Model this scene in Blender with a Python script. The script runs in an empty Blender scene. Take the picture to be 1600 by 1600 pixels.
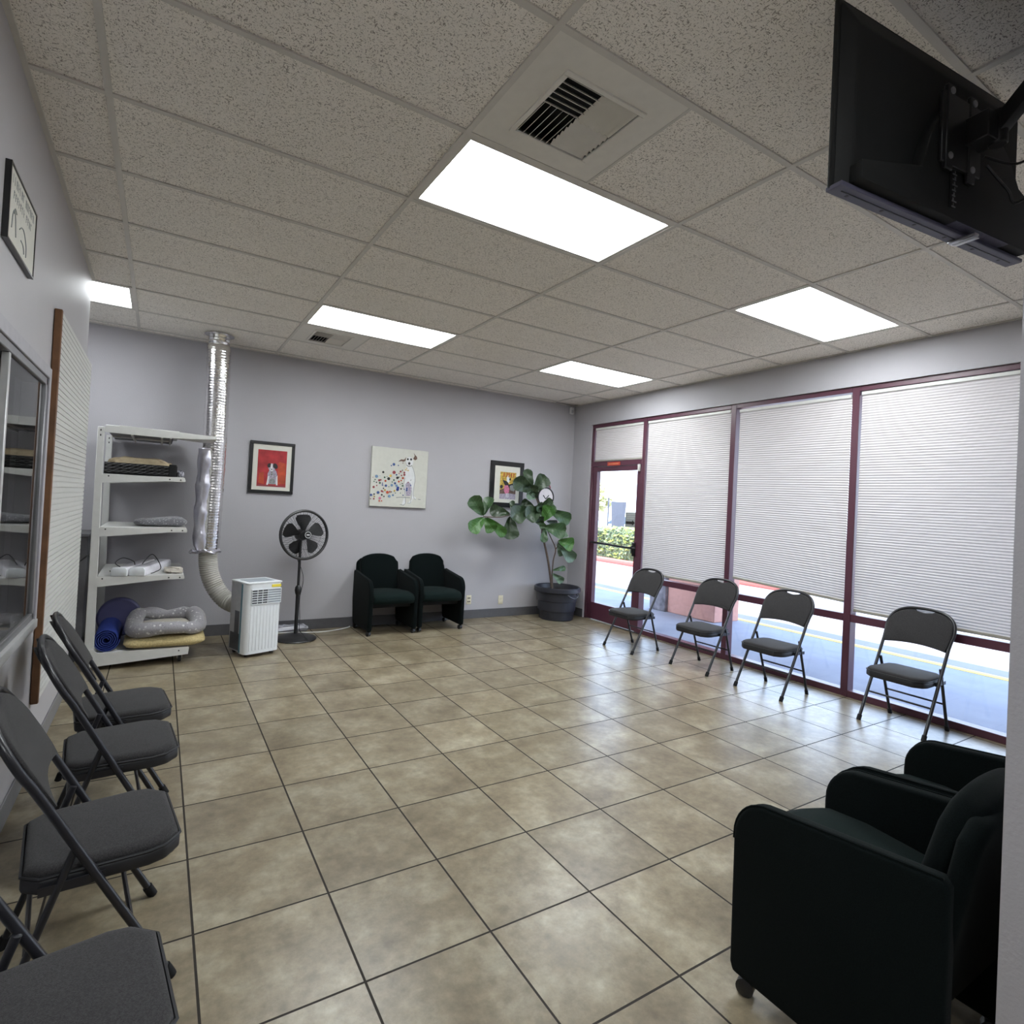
import bpy, bmesh, math, random
from mathutils import Vector, Matrix
random.seed(7)
PI = math.pi
sc = bpy.context.scene
COL = sc.collection

# ------------------------------------------------------------------ camera
cam_d = bpy.data.cameras.new('camera')
cam = bpy.data.objects.new('camera', cam_d)
COL.objects.link(cam)
yaw, pitch, roll = 0.547522, 0.014672, 0.051724
fwd = Vector((math.sin(yaw)*math.cos(pitch), math.cos(yaw)*math.cos(pitch), math.sin(pitch)))
r0 = Vector((math.cos(yaw), -math.sin(yaw), 0)); u0 = r0.cross(fwd)
rt = r0*math.cos(roll)+u0*math.sin(roll); up = rt.cross(fwd)
M = Matrix((rt, up, -fwd)).transposed().to_4x4()
M.translation = Vector((-0.97626, -1.41183, 1.46675))
cam.matrix_world = M
cam_d.sensor_width = 36.0
cam_d.lens = 879.671/1600*36
cam_d.shift_x = (800-786.215)/1600
cam_d.shift_y = (778.285-800)/1600
cam_d.clip_start = 0.02
sc.camera = cam

# ------------------------------------------------------------------ world, sun, exposure
sc.view_settings.view_transform = 'Standard'
sc.view_settings.look = 'None'
sc.view_settings.gamma = 1
sc.view_settings.use_curve_mapping = False
sc.view_settings.exposure = 0.95
w = bpy.data.worlds.new('sky'); sc.world = w; w.use_nodes = True
wn = w.node_tree; wn.nodes.clear()
wo = wn.nodes.new('ShaderNodeOutputWorld'); wb = wn.nodes.new('ShaderNodeBackground')
wtc = wn.nodes.new('ShaderNodeTexCoord'); wsx = wn.nodes.new('ShaderNodeSeparateXYZ'); wr = wn.nodes.new('ShaderNodeValToRGB')
wn.links.new(wtc.outputs['Generated'], wsx.inputs[0]); wn.links.new(wsx.outputs['Z'], wr.inputs[0])
wr.color_ramp.elements[0].position = 0.0; wr.color_ramp.elements[0].color = (0.72, 0.84, 1.0, 1)
wr.color_ramp.elements[1].position = 0.6; wr.color_ramp.elements[1].color = (0.42, 0.60, 1.0, 1)
wn.links.new(wr.outputs[0], wb.inputs[0]); wn.links.new(wb.outputs[0], wo.inputs[0])
wb.inputs[1].default_value = 3.5
sun_d = bpy.data.lights.new('sun', 'SUN'); sun_d.energy = 7.0; sun_d.angle = 0.01; sun_d.color = (1.0, 0.93, 0.82)
sun = bpy.data.objects.new('sun', sun_d); COL.objects.link(sun)
sun.rotation_euler = (math.radians(-8), math.radians(-16), 0)     # high sun coming over the roof
sun.location = (3, 2, 8)
LAMP = 12.0          # ceiling panels
cy = sc.cycles
cy.use_denoising = True; cy.use_adaptive_sampling = False
cy.max_bounces = 8; cy.diffuse_bounces = 5; cy.glossy_bounces = 4; cy.transmission_bounces = 8; cy.transparent_max_bounces = 12
cy.sample_clamp_indirect = 6.0
cy.caustics_reflective = False; cy.caustics_refractive = False
cy.blur_glossy = 0.5

# ------------------------------------------------------------------ materials
def new_mat(name):
    m = bpy.data.materials.new(name); m.use_nodes = True
    nt = m.node_tree; b = nt.nodes['Principled BSDF']
    return m, nt, b
def N(nt, t, **kw):
    n = nt.nodes.new(t)
    for k, v in kw.items(): setattr(n, k, v)
    return n
def mat(name, col, rough=0.5, metal=0.0, noise=None, nscale=20, bump=0.0, bscale=200, spec=0.5, coat=0.0, sheen=0.0, emit=None, es=1.0, alpha=None, detail=4):
    m, nt, b = new_mat(name)
    b.inputs['Base Color'].default_value = (*col, 1)
    b.inputs['Roughness'].default_value = rough
    b.inputs['Metallic'].default_value = metal
    b.inputs['Specular IOR Level'].default_value = spec
    b.inputs['Coat Weight'].default_value = coat
    b.inputs['Sheen Weight'].default_value = sheen
    tc = N(nt, 'ShaderNodeTexCoord')
    if noise is None: noise = 0.06
    nz = N(nt, 'ShaderNodeTexNoise'); nz.inputs['Scale'].default_value = nscale; nz.inputs['Detail'].default_value = detail
    nt.links.new(tc.outputs['Object'], nz.inputs['Vector'])
    rp = N(nt, 'ShaderNodeValToRGB')
    rp.color_ramp.elements[0].position = 0.3; rp.color_ramp.elements[1].position = 0.7
    rp.color_ramp.elements[0].color = (*[max(0, c*(1-noise)) for c in col], 1)
    rp.color_ramp.elements[1].color = (*[min(1, c*(1+noise)) for c in col], 1)
    nt.links.new(nz.outputs['Fac'], rp.inputs[0]); nt.links.new(rp.outputs[0], b.inputs['Base Color'])
    if bump:
        n2 = N(nt, 'ShaderNodeTexNoise'); n2.inputs['Scale'].default_value = bscale; n2.inputs['Detail'].default_value = 3
        nt.links.new(tc.outputs['Object'], n2.inputs['Vector'])
        bp = N(nt, 'ShaderNodeBump'); bp.inputs['Strength'].default_value = bump; bp.inputs['Distance'].default_value = 0.004
        nt.links.new(n2.outputs['Fac'], bp.inputs['Height']); nt.links.new(bp.outputs[0], b.inputs['Normal'])
    if emit is not None:
        b.inputs['Emission Color'].default_value = (*emit, 1); b.inputs['Emission Strength'].default_value = es
    return m

def floor_material():
    m, nt, b = new_mat('floor_tile')
    T, X0, Y0 = 0.44119, -0.80681, 1.57163
    tc = N(nt, 'ShaderNodeTexCoord'); mp = N(nt, 'ShaderNodeMapping')
    mp.inputs['Location'].default_value = (-X0+T*20, -Y0+T*20, 0)
    nt.links.new(tc.outputs['Object'], mp.inputs['Vector'])
    br = N(nt, 'ShaderNodeTexBrick'); br.offset = 0.0; br.squash = 1.0
    br.inputs['Scale'].default_value = 1.0; br.inputs['Brick Width'].default_value = T; br.inputs['Row Height'].default_value = T
    br.inputs['Mortar Size'].default_value = 0.0042; br.inputs['Mortar Smooth'].default_value = 0.15
    nt.links.new(mp.outputs[0], br.inputs['Vector'])
    sn = N(nt, 'ShaderNodeVectorMath', operation='DIVIDE'); sn.inputs[1].default_value = (T, T, 1)
    nt.links.new(mp.outputs[0], sn.inputs[0])
    fl = N(nt, 'ShaderNodeVectorMath', operation='FLOOR'); nt.links.new(sn.outputs[0], fl.inputs[0])
    wn_ = N(nt, 'ShaderNodeTexWhiteNoise', noise_dimensions='3D'); nt.links.new(fl.outputs[0], wn_.inputs['Vector'])
    sc_ = N(nt, 'ShaderNodeVectorMath', operation='SCALE'); sc_.inputs['Scale'].default_value = 30
    nt.links.new(wn_.outputs['Color'], sc_.inputs[0])
    ad = N(nt, 'ShaderNodeVectorMath', operation='ADD'); nt.links.new(mp.outputs[0], ad.inputs[0]); nt.links.new(sc_.outputs[0], ad.inputs[1])
    n1 = N(nt, 'ShaderNodeTexNoise'); n1.inputs['Scale'].default_value = 4.6; n1.inputs['Detail'].default_value = 10; n1.inputs['Roughness'].default_value = 0.62; n1.inputs['Distortion'].default_value = 0.0
    nt.links.new(ad.outputs[0], n1.inputs['Vector'])
    r1 = N(nt, 'ShaderNodeValToRGB'); e = r1.color_ramp.elements
    e[0].position = 0.22; e[0].color = (0.120, 0.090, 0.054, 1)
    e[1].position = 0.76; e[1].color = (0.37, 0.33, 0.245, 1)
    k = e.new(0.50); k.color = (0.225, 0.185, 0.122, 1)
    nt.links.new(n1.outputs['Fac'], r1.inputs[0])
    n2 = N(nt, 'ShaderNodeTexNoise'); n2.inputs['Scale'].default_value = 22; n2.inputs['Detail'].default_value = 6; n2.inputs['Roughness'].default_value = 0.7
    nt.links.new(ad.outputs[0], n2.inputs['Vector'])
    r2 = N(nt, 'ShaderNodeMapRange'); r2.inputs['From Min'].default_value = 0.25; r2.inputs['From Max'].default_value = 0.75; r2.inputs['To Min'].default_value = 0.72; r2.inputs['To Max'].default_value = 1.28
    nt.links.new(n2.outputs['Fac'], r2.inputs['Value'])
    mx = N(nt, 'ShaderNodeVectorMath', operation='SCALE'); nt.links.new(r1.outputs[0], mx.inputs[0]); nt.links.new(r2.outputs[0], mx.inputs['Scale'])
    hv = N(nt, 'ShaderNodeMapRange'); hv.inputs['To Min'].default_value = 0.88; hv.inputs['To Max'].default_value = 1.08
    nt.links.new(wn_.outputs['Value'], hv.inputs['Value'])
    mu = N(nt, 'ShaderNodeVectorMath', operation='SCALE'); nt.links.new(mx.outputs[0], mu.inputs[0]); nt.links.new(hv.outputs[0], mu.inputs['Scale'])
    gm = N(nt, 'ShaderNodeMixRGB'); gm.inputs[2].default_value = (0.016, 0.011, 0.007, 1)
    nt.links.new(br.outputs['Fac'], gm.inputs[0]); nt.links.new(mu.outputs[0], gm.inputs[1])
    nt.links.new(gm.outputs[0], b.inputs['Base Color'])
    ro = N(nt, 'ShaderNodeMapRange'); ro.inputs['To Min'].default_value = 0.285; ro.inputs['To Max'].default_value = 0.32
    nt.links.new(n1.outputs['Fac'], ro.inputs['Value'])
    rr = N(nt, 'ShaderNodeMixRGB'); rr.inputs[2].default_value = (0.8, 0.8, 0.8, 1); nt.links.new(br.outputs['Fac'], rr.inputs[0]); nt.links.new(ro.outputs[0], rr.inputs[1])
    nt.links.new(rr.outputs[0], b.inputs['Roughness'])
    b.inputs['Specular IOR Level'].default_value = 0.45
    hs = N(nt, 'ShaderNodeMath', operation='MULTIPLY'); hs.inputs[1].default_value = 0.12; nt.links.new(n2.outputs['Fac'], hs.inputs[0])
    sb = N(nt, 'ShaderNodeMath', operation='SUBTRACT'); nt.links.new(hs.outputs[0], sb.inputs[0]); nt.links.new(br.outputs['Fac'], sb.inputs[1])
    bp = N(nt, 'ShaderNodeBump'); bp.inputs['Strength'].default_value = 0.35; bp.inputs['Distance'].default_value = 0.002
    nt.links.new(sb.outputs[0], bp.inputs['Height']); nt.links.new(bp.outputs[0], b.inputs['Normal'])
    return m

def ceiling_material():
    m, nt, b = new_mat('ceiling_tile')
    tc = N(nt, 'ShaderNodeTexCoord')
    nz = N(nt, 'ShaderNodeTexNoise'); nz.inputs['Scale'].default_value = 8; nz.inputs['Detail'].default_value = 3
    nt.links.new(tc.outputs['Object'], nz.inputs['Vector'])
    ad = N(nt, 'ShaderNodeVectorMath', operation='MULTIPLY_ADD'); ad.inputs[1].default_value = (0.05, 0.05, 0.05)
    nt.links.new(nz.outputs['Color'], ad.inputs[0]); nt.links.new(tc.outputs['Object'], ad.inputs[2])
    # long worm-like fissures in two directions + pin holes
    facs = []
    for i, (sx, sy, rz, th) in enumerate(((80, 240, 0.4, 0.625), (230, 85, -0.2, 0.63), (420, 420, 0, 0.64))):
        mp = N(nt, 'ShaderNodeMapping'); mp.inputs['Rotation'].default_value = (0, 0, rz); mp.inputs['Scale'].default_value = (sx, sy, 50)
        nt.links.new(ad.outputs[0], mp.inputs['Vector'])
        n = N(nt, 'ShaderNodeTexNoise'); n.inputs['Scale'].default_value = 1; n.inputs['Detail'].default_value = 1.0
        nt.links.new(mp.outputs[0], n.inputs['Vector'])
        r = N(nt, 'ShaderNodeMapRange'); r.inputs['From Min'].default_value = th; r.inputs['From Max'].default_value = th+0.05
        nt.links.new(n.outputs['Fac'], r.inputs['Value']); facs.append(r)
    a = N(nt, 'ShaderNodeMath', operation='MAXIMUM'); nt.links.new(facs[0].outputs[0], a.inputs[0]); nt.links.new(facs[1].outputs[0], a.inputs[1])
    c = N(nt, 'ShaderNodeMath', operation='MAXIMUM'); nt.links.new(a.outputs[0], c.inputs[0]); nt.links.new(facs[2].outputs[0], c.inputs[1])
    mx = N(nt, 'ShaderNodeMixRGB'); mx.inputs[1].default_value = (0.93, 0.895, 0.84, 1); mx.inputs[2].default_value = (0.30, 0.275, 0.24, 1)
    sm = N(nt, 'ShaderNodeMath', operation='MULTIPLY'); sm.inputs[1].default_value = 0.85
    nt.links.new(c.outputs[0], sm.inputs[0]); nt.links.new(sm.outputs[0], mx.inputs[0]); nt.links.new(mx.outputs[0], b.inputs['Base Color'])
    b.inputs['Roughness'].default_value = 0.95
    b.inputs['Specular IOR Level'].default_value = 0.1
    bp = N(nt, 'ShaderNodeBump'); bp.invert = True; bp.inputs['Strength'].default_value = 0.5; bp.inputs['Distance'].default_value = 0.002
    nt.links.new(c.outputs[0], bp.inputs['Height']); nt.links.new(bp.outputs[0], b.inputs['Normal'])
    return m

def glass_material(name, tint=(0.97, 0.985, 0.98), f0=0.04, rough=0.0):
    m, nt, b = new_mat(name); nt.nodes.remove(b)
    o = nt.nodes['Material Output']
    lw = N(nt, 'ShaderNodeLayerWeight'); lw.inputs['Blend'].default_value = 0.5
    pw = N(nt, 'ShaderNodeMath', operation='POWER'); pw.inputs[1].default_value = 5.0; nt.links.new(lw.outputs['Facing'], pw.inputs[0])
    mr = N(nt, 'ShaderNodeMapRange'); mr.inputs['To Min'].default_value = f0; mr.inputs['To Max'].default_value = 1.0; nt.links.new(pw.outputs[0], mr.inputs['Value'])
    t = N(nt, 'ShaderNodeBsdfTransparent'); t.inputs[0].default_value = (*tint, 1)
    g = N(nt, 'ShaderNodeBsdfGlossy'); g.inputs['Roughness'].default_value = rough
    mx = N(nt, 'ShaderNodeMixShader')
    nt.links.new(mr.outputs[0], mx.inputs[0]); nt.links.new(t.outputs[0], mx.inputs[1]); nt.links.new(g.outputs[0], mx.inputs[2]); nt.links.new(mx.outputs[0], o.inputs[0])
    return m

def blind_material():
    m, nt, b = new_mat('blind_fabric'); nt.nodes.remove(b)
    o = nt.nodes['Material Output']
    tc = N(nt, 'ShaderNodeTexCoord'); mp = N(nt, 'ShaderNodeMapping'); mp.inputs['Scale'].default_value = (3, 5, 110)
    nt.links.new(tc.outputs['Object'], mp.inputs['Vector'])
    nz = N(nt, 'ShaderNodeTexNoise'); nz.inputs['Scale'].default_value = 1; nz.inputs['Detail'].default_value = 3
    nt.links.new(mp.outputs[0], nz.inputs['Vector'])
    rp = N(nt, 'ShaderNodeValToRGB'); rp.color_ramp.elements[0].position = 0.3; rp.color_ramp.elements[0].color = (0.58, 0.55, 0.545, 1); rp.color_ramp.elements[1].position = 0.7; rp.color_ramp.elements[1].color = (0.64, 0.61, 0.612, 1)
    nt.links.new(nz.outputs['Fac'], rp.inputs[0])
    d = N(nt, 'ShaderNodeBsdfDiffuse'); t = N(nt, 'ShaderNodeBsdfTranslucent'); mx = N(nt, 'ShaderNodeMixShader'); mx.inputs[0].default_value = 0.14
    nt.links.new(rp.outputs[0], d.inputs[0]); nt.links.new(rp.outputs[0], t.inputs[0])
    nt.links.new(d.outputs[0], mx.inputs[1]); nt.links.new(t.outputs[0], mx.inputs[2]); nt.links.new(mx.outputs[0], o.inputs[0])
    return m

def spots_material(name, base, dark, light, scale=18):
    # fleece printed with small pale paw-like spots
    m, nt, b = new_mat(name)
    tc = N(nt, 'ShaderNodeTexCoord')
    v = N(nt, 'ShaderNodeTexVoronoi'); v.inputs['Scale'].default_value = scale
    nt.links.new(tc.outputs['Object'], v.inputs['Vector'])
    r = N(nt, 'ShaderNodeMapRange'); r.inputs['From Min'].default_value = 0.30; r.inputs['From Max'].default_value = 0.22
    nt.links.new(v.outputs['Distance'], r.inputs['Value'])
    v2 = N(nt, 'ShaderNodeTexVoronoi'); v2.inputs['Scale'].default_value = scale*1.7
    nt.links.new(tc.outputs['Object'], v2.inputs['Vector'])
    r2 = N(nt, 'ShaderNodeMapRange'); r2.inputs['From Min'].default_value = 0.16; r2.inputs['From Max'].default_value = 0.10
    nt.links.new(v2.outputs['Distance'], r2.inputs['Value'])
    a = N(nt, 'ShaderNodeMixRGB'); a.inputs[1].default_value = (*base, 1); a.inputs[2].default_value = (*light, 1)
    nt.links.new(r.outputs[0], a.inputs[0])
    c = N(nt, 'ShaderNodeMixRGB'); c.inputs[2].default_value = (*dark, 1); nt.links.new(r2.outputs[0], c.inputs[0]); nt.links.new(a.outputs[0], c.inputs[1])
    nt.links.new(c.outputs[0], b.inputs['Base Color']); b.inputs['Roughness'].default_value = 0.95; b.inputs['Sheen Weight'].default_value = 0.4
    n2 = N(nt, 'ShaderNodeTexNoise'); n2.inputs['Scale'].default_value = 90; nt.links.new(tc.outputs['Object'], n2.inputs['Vector'])
    bp = N(nt, 'ShaderNodeBump'); bp.inputs['Strength'].default_value = 0.6; bp.inputs['Distance'].default_value = 0.006
    nt.links.new(n2.outputs['Fac'], bp.inputs['Height']); nt.links.new(bp.outputs[0], b.inputs['Normal'])
    return m

def foil_material():
    m, nt, b = new_mat('foil')
    b.inputs['Base Color'].default_value = (0.80, 0.79, 0.78, 1); b.inputs['Metallic'].default_value = 1.0; b.inputs['Roughness'].default_value = 0.16
    tc = N(nt, 'ShaderNodeTexCoord')
    w_ = N(nt, 'ShaderNodeTexWave', wave_type='BANDS', bands_direction='Z'); w_.inputs['Scale'].default_value = 12; w_.inputs['Distortion'].default_value = 3.0; w_.inputs['Detail'].default_value = 2
    nt.links.new(tc.outputs['Object'], w_.inputs['Vector'])
    n2 = N(nt, 'ShaderNodeTexNoise'); n2.inputs['Scale'].default_value = 38; n2.inputs['Detail'].default_value = 4
    nt.links.new(tc.outputs['Object'], n2.inputs['Vector'])
    mu = N(nt, 'ShaderNodeMath', operation='MULTIPLY'); mu.inputs[1].default_value = 0.35; nt.links.new(w_.outputs['Fac'], mu.inputs[0])
    ad = N(nt, 'ShaderNodeMath', operation='ADD'); nt.links.new(mu.outputs[0], ad.inputs[0]); nt.links.new(n2.outputs['Fac'], ad.inputs[1])
    bp = N(nt, 'ShaderNodeBump'); bp.inputs['Strength'].default_value = 0.35; bp.inputs['Distance'].default_value = 0.006
    nt.links.new(ad.outputs[0], bp.inputs['Height']); nt.links.new(bp.outputs[0], b.inputs['Normal'])
    return m

def leaf_material(name, col, vein):
    m, nt, b = new_mat(name)
    tc = N(nt, 'ShaderNodeTexCoord')
    sx = N(nt, 'ShaderNodeSeparateXYZ'); nt.links.new(tc.outputs['UV'], sx.inputs[0])
    # u across -1..1 (0.5 is the midrib), v along; side veins slant towards the tip
    s5 = N(nt, 'ShaderNodeMath', operation='SUBTRACT'); s5.inputs[1].default_value = 0.5; nt.links.new(sx.outputs['X'], s5.inputs[0])
    ab = N(nt, 'ShaderNodeMath', operation='ABSOLUTE'); nt.links.new(s5.outputs[0], ab.inputs[0])
    k = N(nt, 'ShaderNodeMath', operation='MULTIPLY'); k.inputs[1].default_value = 0.45; nt.links.new(ab.outputs[0], k.inputs[0])
    vv = N(nt, 'ShaderNodeMath', operation='SUBTRACT'); nt.links.new(sx.outputs['Y'], vv.inputs[0]); nt.links.new(k.outputs[0], vv.inputs[1])
    m8 = N(nt, 'ShaderNodeMath', operation='MULTIPLY'); m8.inputs[1].default_value = 7; nt.links.new(vv.outputs[0], m8.inputs[0])
    fr = N(nt, 'ShaderNodeMath', operation='PINGPONG'); fr.inputs[1].default_value = 0.5; nt.links.new(m8.outputs[0], fr.inputs[0])
    l1 = N(nt, 'ShaderNodeMath', operation='LESS_THAN'); l1.inputs[1].default_value = 0.06; nt.links.new(fr.outputs[0], l1.inputs[0])
    l2 = N(nt, 'ShaderNodeMath', operation='LESS_THAN'); l2.inputs[1].default_value = 0.025; nt.links.new(ab.outputs[0], l2.inputs[0])
    mxm = N(nt, 'ShaderNodeMath', operation='MAXIMUM'); nt.links.new(l1.outputs[0], mxm.inputs[0]); nt.links.new(l2.outputs[0], mxm.inputs[1])
    ml = N(nt, 'ShaderNodeMath', operation='MULTIPLY'); ml.inputs[1].default_value = 0.6; nt.links.new(mxm.outputs[0], ml.inputs[0])
    mx = N(nt, 'ShaderNodeMixRGB'); mx.inputs[1].default_value = (*col, 1); mx.inputs[2].default_value = (*vein, 1)
    nt.links.new(ml.outputs[0], mx.inputs[0]); nt.links.new(mx.outputs[0], b.inputs['Base Color'])
    b.inputs['Roughness'].default_value = 0.38
    bp = N(nt, 'ShaderNodeBump'); bp.invert = True; bp.inputs['Strength'].default_value = 0.4; bp.inputs['Distance'].default_value = 0.004
    nt.links.new(fr.outputs[0], bp.inputs['Height']); nt.links.new(bp.outputs[0], b.inputs['Normal'])
    return m

MT = {}
MT['floor'] = floor_material(); MT['ceil'] = ceiling_material(); MT['blind'] = blind_material()
MT['wall'] = mat('wall_paint', (0.415, 0.405, 0.430), 0.6, noise=0.015, nscale=3, bump=0.25, bscale=120, spec=0.3)
MT['wall_satin'] = mat('wall_paint_satin', (0.445, 0.432, 0.450), 0.5, noise=0.015, nscale=3, bump=0.12, bscale=120, spec=0.5)
MT['grid'] = mat('grid_metal', (0.62, 0.60, 0.56), 0.5, noise=0.03)
MT['vent'] = mat('vent_metal', (0.74, 0.72, 0.67), 0.5, noise=0.03)
MT['dark'] = mat('dark_void', (0.012, 0.012, 0.013), 0.9)
MT['base'] = mat('baseboard_vinyl', (0.085, 0.083, 0.09), 0.45)
MT['base_lt'] = mat('baseboard_grey', (0.20, 0.20, 0.205), 0.45)
MT['maroon'] = mat('maroon_metal', (0.090, 0.031, 0.050), 0.35, noise=0.04)
MT['alum'] = mat('aluminium', (0.30, 0.30, 0.31), 0.35, metal=0.55)
MT['alum_lt'] = mat('aluminium_light', (0.62, 0.62, 0.62), 0.35, metal=0.3)
MT['casing'] = mat('casing_paint', (0.40, 0.39, 0.42), 0.5)
MT['glass'] = glass_material('window_glass')
MT['glass_dark'] = glass_material('reception_glass', (0.62, 0.64, 0.64), 0.06)
MT['wood'] = mat('brown_wood', (0.16, 0.075, 0.032), 0.6, noise=0.3, nscale=9)
MT['board'] = mat('slat_board', (0.60, 0.60, 0.58), 0.45, noise=0.02)
MT['white_metal'] = mat('white_metal', (0.62, 0.62, 0.60), 0.4, noise=0.03)
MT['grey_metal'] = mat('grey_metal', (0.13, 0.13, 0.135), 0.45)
MT['black'] = mat('black_plastic', (0.012, 0.012, 0.013), 0.35)
MT['black_rough'] = mat('black_matt', (0.010, 0.010, 0.011), 0.7, spec=0.25)
MT['tube'] = mat('black_tube', (0.018, 0.018, 0.022), 0.28, noise=0.05)
MT['chair_fab'] = mat('charcoal_fabric', (0.036, 0.0345, 0.036), 0.9, spec=0.15, noise=0.35, nscale=260, bump=0.5, bscale=700, sheen=0.12, detail=2)
MT['chair_edge'] = mat('charcoal_vinyl', (0.013, 0.013, 0.016), 0.55)
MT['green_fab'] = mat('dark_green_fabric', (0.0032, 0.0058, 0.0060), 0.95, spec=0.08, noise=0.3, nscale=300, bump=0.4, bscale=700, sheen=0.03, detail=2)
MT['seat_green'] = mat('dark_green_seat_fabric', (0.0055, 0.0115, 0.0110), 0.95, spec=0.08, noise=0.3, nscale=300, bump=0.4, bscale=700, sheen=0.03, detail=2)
MT['tv'] = mat('tv_plastic', (0.016, 0.0165, 0.0165), 0.6, spec=0.2, noise=0.05)
MT['tv_strip'] = mat('tv_bezel', (0.085, 0.082, 0.125), 0.45, noise=0.05)
MT['blade'] = mat('blade_plastic', (0.035, 0.035, 0.038), 0.5)
MT['silver'] = mat('silver', (0.45, 0.45, 0.47), 0.3, metal=0.8)
MT['ac'] = mat('white_plastic', (0.74, 0.77, 0.80), 0.35, noise=0.02)
MT['ac_grey'] = mat('grey_plastic', (0.42, 0.43, 0.46), 0.45)
MT['teal'] = mat('teal_stripe', (0.10, 0.22, 0.28), 0.4)
MT['ac_dark'] = mat('vent_dark', (0.08, 0.085, 0.10), 0.5)
MT['ac_mid'] = mat('vent_grey', (0.36, 0.40, 0.45), 0.45)
MT['yellow'] = mat('yellow_sticker', (0.80, 0.66, 0.06), 0.5)
MT['hose'] = mat('cream_hose', (0.42, 0.41, 0.375), 0.5, noise=0.05)
MT['foil'] = foil_material()
MT['purple_foil'] = mat('crushed_foil', (0.62, 0.61, 0.68), 0.28, metal=0.9, bump=1.0, bscale=25)
MT['pot'] = mat('pot_plastic', (0.022, 0.023, 0.032), 0.4, noise=0.08)
MT['soil'] = mat('soil', (0.02, 0.014, 0.01), 0.95, noise=0.4, nscale=60, bump=1, bscale=80)
MT['stem'] = mat('stem_bark', (0.085, 0.06, 0.045), 0.8, noise=0.3, nscale=60)
MT['leaf'] = leaf_material('leaf_green', (0.034, 0.078, 0.028), (0.08, 0.15, 0.06))
MT['leaf_b'] = leaf_material('leaf_bright', (0.042, 0.125, 0.022), (0.11, 0.24, 0.07))
MT['leaf_d'] = leaf_material('leaf_dark', (0.026, 0.050, 0.022), (0.06, 0.085, 0.045))
MT['leaf_p'] = leaf_material('leaf_pale', (0.10, 0.16, 0.10), (0.15, 0.22, 0.14))
MT['paper'] = mat('mat_paper', (0.62, 0.61, 0.55), 0.8, noise=0.02)
MT['canvas'] = mat('canvas', (0.56, 0.56, 0.51), 0.85, noise=0.03, bump=0.2, bscale=600)
MT['frame'] = mat('black_frame', (0.008, 0.008, 0.009), 0.3)
MT['red'] = mat('red_paint', (0.36, 0.025, 0.030), 0.7, noise=0.35, nscale=9)
MT['orange'] = mat('orange_paint', (0.42, 0.06, 0.02), 0.7, noise=0.3, nscale=12)
MT['ink'] = mat('ink', (0.02, 0.018, 0.018), 0.7)
MT['lilac'] = mat('lilac_paint', (0.36, 0.32, 0.40), 0.7, noise=0.35, nscale=80)
MT['offwhite'] = mat('white_paint', (0.64, 0.65, 0.66), 0.7, noise=0.05)
MT['greyline'] = mat('grey_line', (0.25, 0.27, 0.27), 0.7)
MT['blue'] = mat('blue_paint', (0.05, 0.09, 0.25), 0.7, noise=0.3, nscale=60)
MT['ltblue'] = mat('light_blue_paint', (0.16, 0.26, 0.42), 0.7, noise=0.2, nscale=60)
MT['dkred'] = mat('dark_red_paint', (0.26, 0.05, 0.06), 0.7)
MT['green'] = mat('green_paint', (0.03, 0.10, 0.06), 0.7)
MT['ochre'] = mat('ochre_paint', (0.50, 0.33, 0.06), 0.7, noise=0.5, nscale=40)
MT['pink'] = mat('pink_paint', (0.55, 0.17, 0.28), 0.7, noise=0.25, nscale=60)
MT['brownp'] = mat('brown_paint', (0.13, 0.08, 0.06), 0.7, noise=0.5, nscale=60)
MT['ivory'] = mat('ivory_plastic', (0.62, 0.58, 0.44), 0.4)
MT['fleece'] = spots_material('grey_spotted_fleece', (0.30, 0.29, 0.31), (0.06, 0.06, 0.08), (0.58, 0.57, 0.58), 30)
MT['fleece_fine'] = spots_material('grey_mottled_fleece', (0.17, 0.17, 0.19), (0.03, 0.03, 0.04), (0.42, 0.42, 0.44), 55)
MT['cream_fleece'] = mat('cream_fleece', (0.52, 0.48, 0.42), 0.95, noise=0.08, nscale=40, bump=1, bscale=90)
MT['sherpa'] = mat('yellow_sherpa', (0.52, 0.42, 0.21), 0.95, noise=0.2, nscale=80, bump=1.5, bscale=110)
MT['navy'] = mat('blue_mat', (0.012, 0.030, 0.20), 0.6, noise=0.15)
MT['purple'] = mat('purple_plastic', (0.11, 0.11, 0.24), 0.45)
MT['tan'] = mat('tan_cloth', (0.36, 0.29, 0.19), 0.9, noise=0.2, nscale=20)
MT['white_gloss'] = mat('white_gloss', (0.78, 0.77, 0.83), 0.25)
MT['clockface'] = mat('clock_face', (0.75, 0.70, 0.72), 0.5)
MT['plastic_bag'] = mat('plastic_bag', (0.33, 0.33, 0.37), 0.2, bump=1, bscale=30)
MT['olive'] = mat('blind_rail', (0.33, 0.32, 0.28), 0.5)
MT['concrete'] = mat('concrete', (0.29, 0.305, 0.355), 0.9, noise=0.08, nscale=3)
MT['asphalt'] = mat('asphalt', (0.26, 0.245, 0.245), 0.9, noise=0.07, nscale=2)
MT['ykerb'] = mat('yellow_kerb', (0.75, 0.55, 0.14), 0.8)
MT['rkerb'] = mat('red_kerb', (0.62, 0.16, 0.13), 0.8)
MT['stucco'] = mat('pink_stucco', (0.58, 0.30, 0.24), 0.9, noise=0.06, bump=0.5, bscale=60)
MT['stucco_lt'] = mat('soffit_stucco', (0.62, 0.48, 0.38), 0.9, noise=0.04)
MT['stone'] = mat('stone', (0.20, 0.18, 0.19), 0.9, noise=0.5, nscale=9, bump=1, bscale=14)
MT['hedge'] = mat('hedge', (0.36, 0.38, 0.10), 0.9, noise=0.5, nscale=9)
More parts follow.
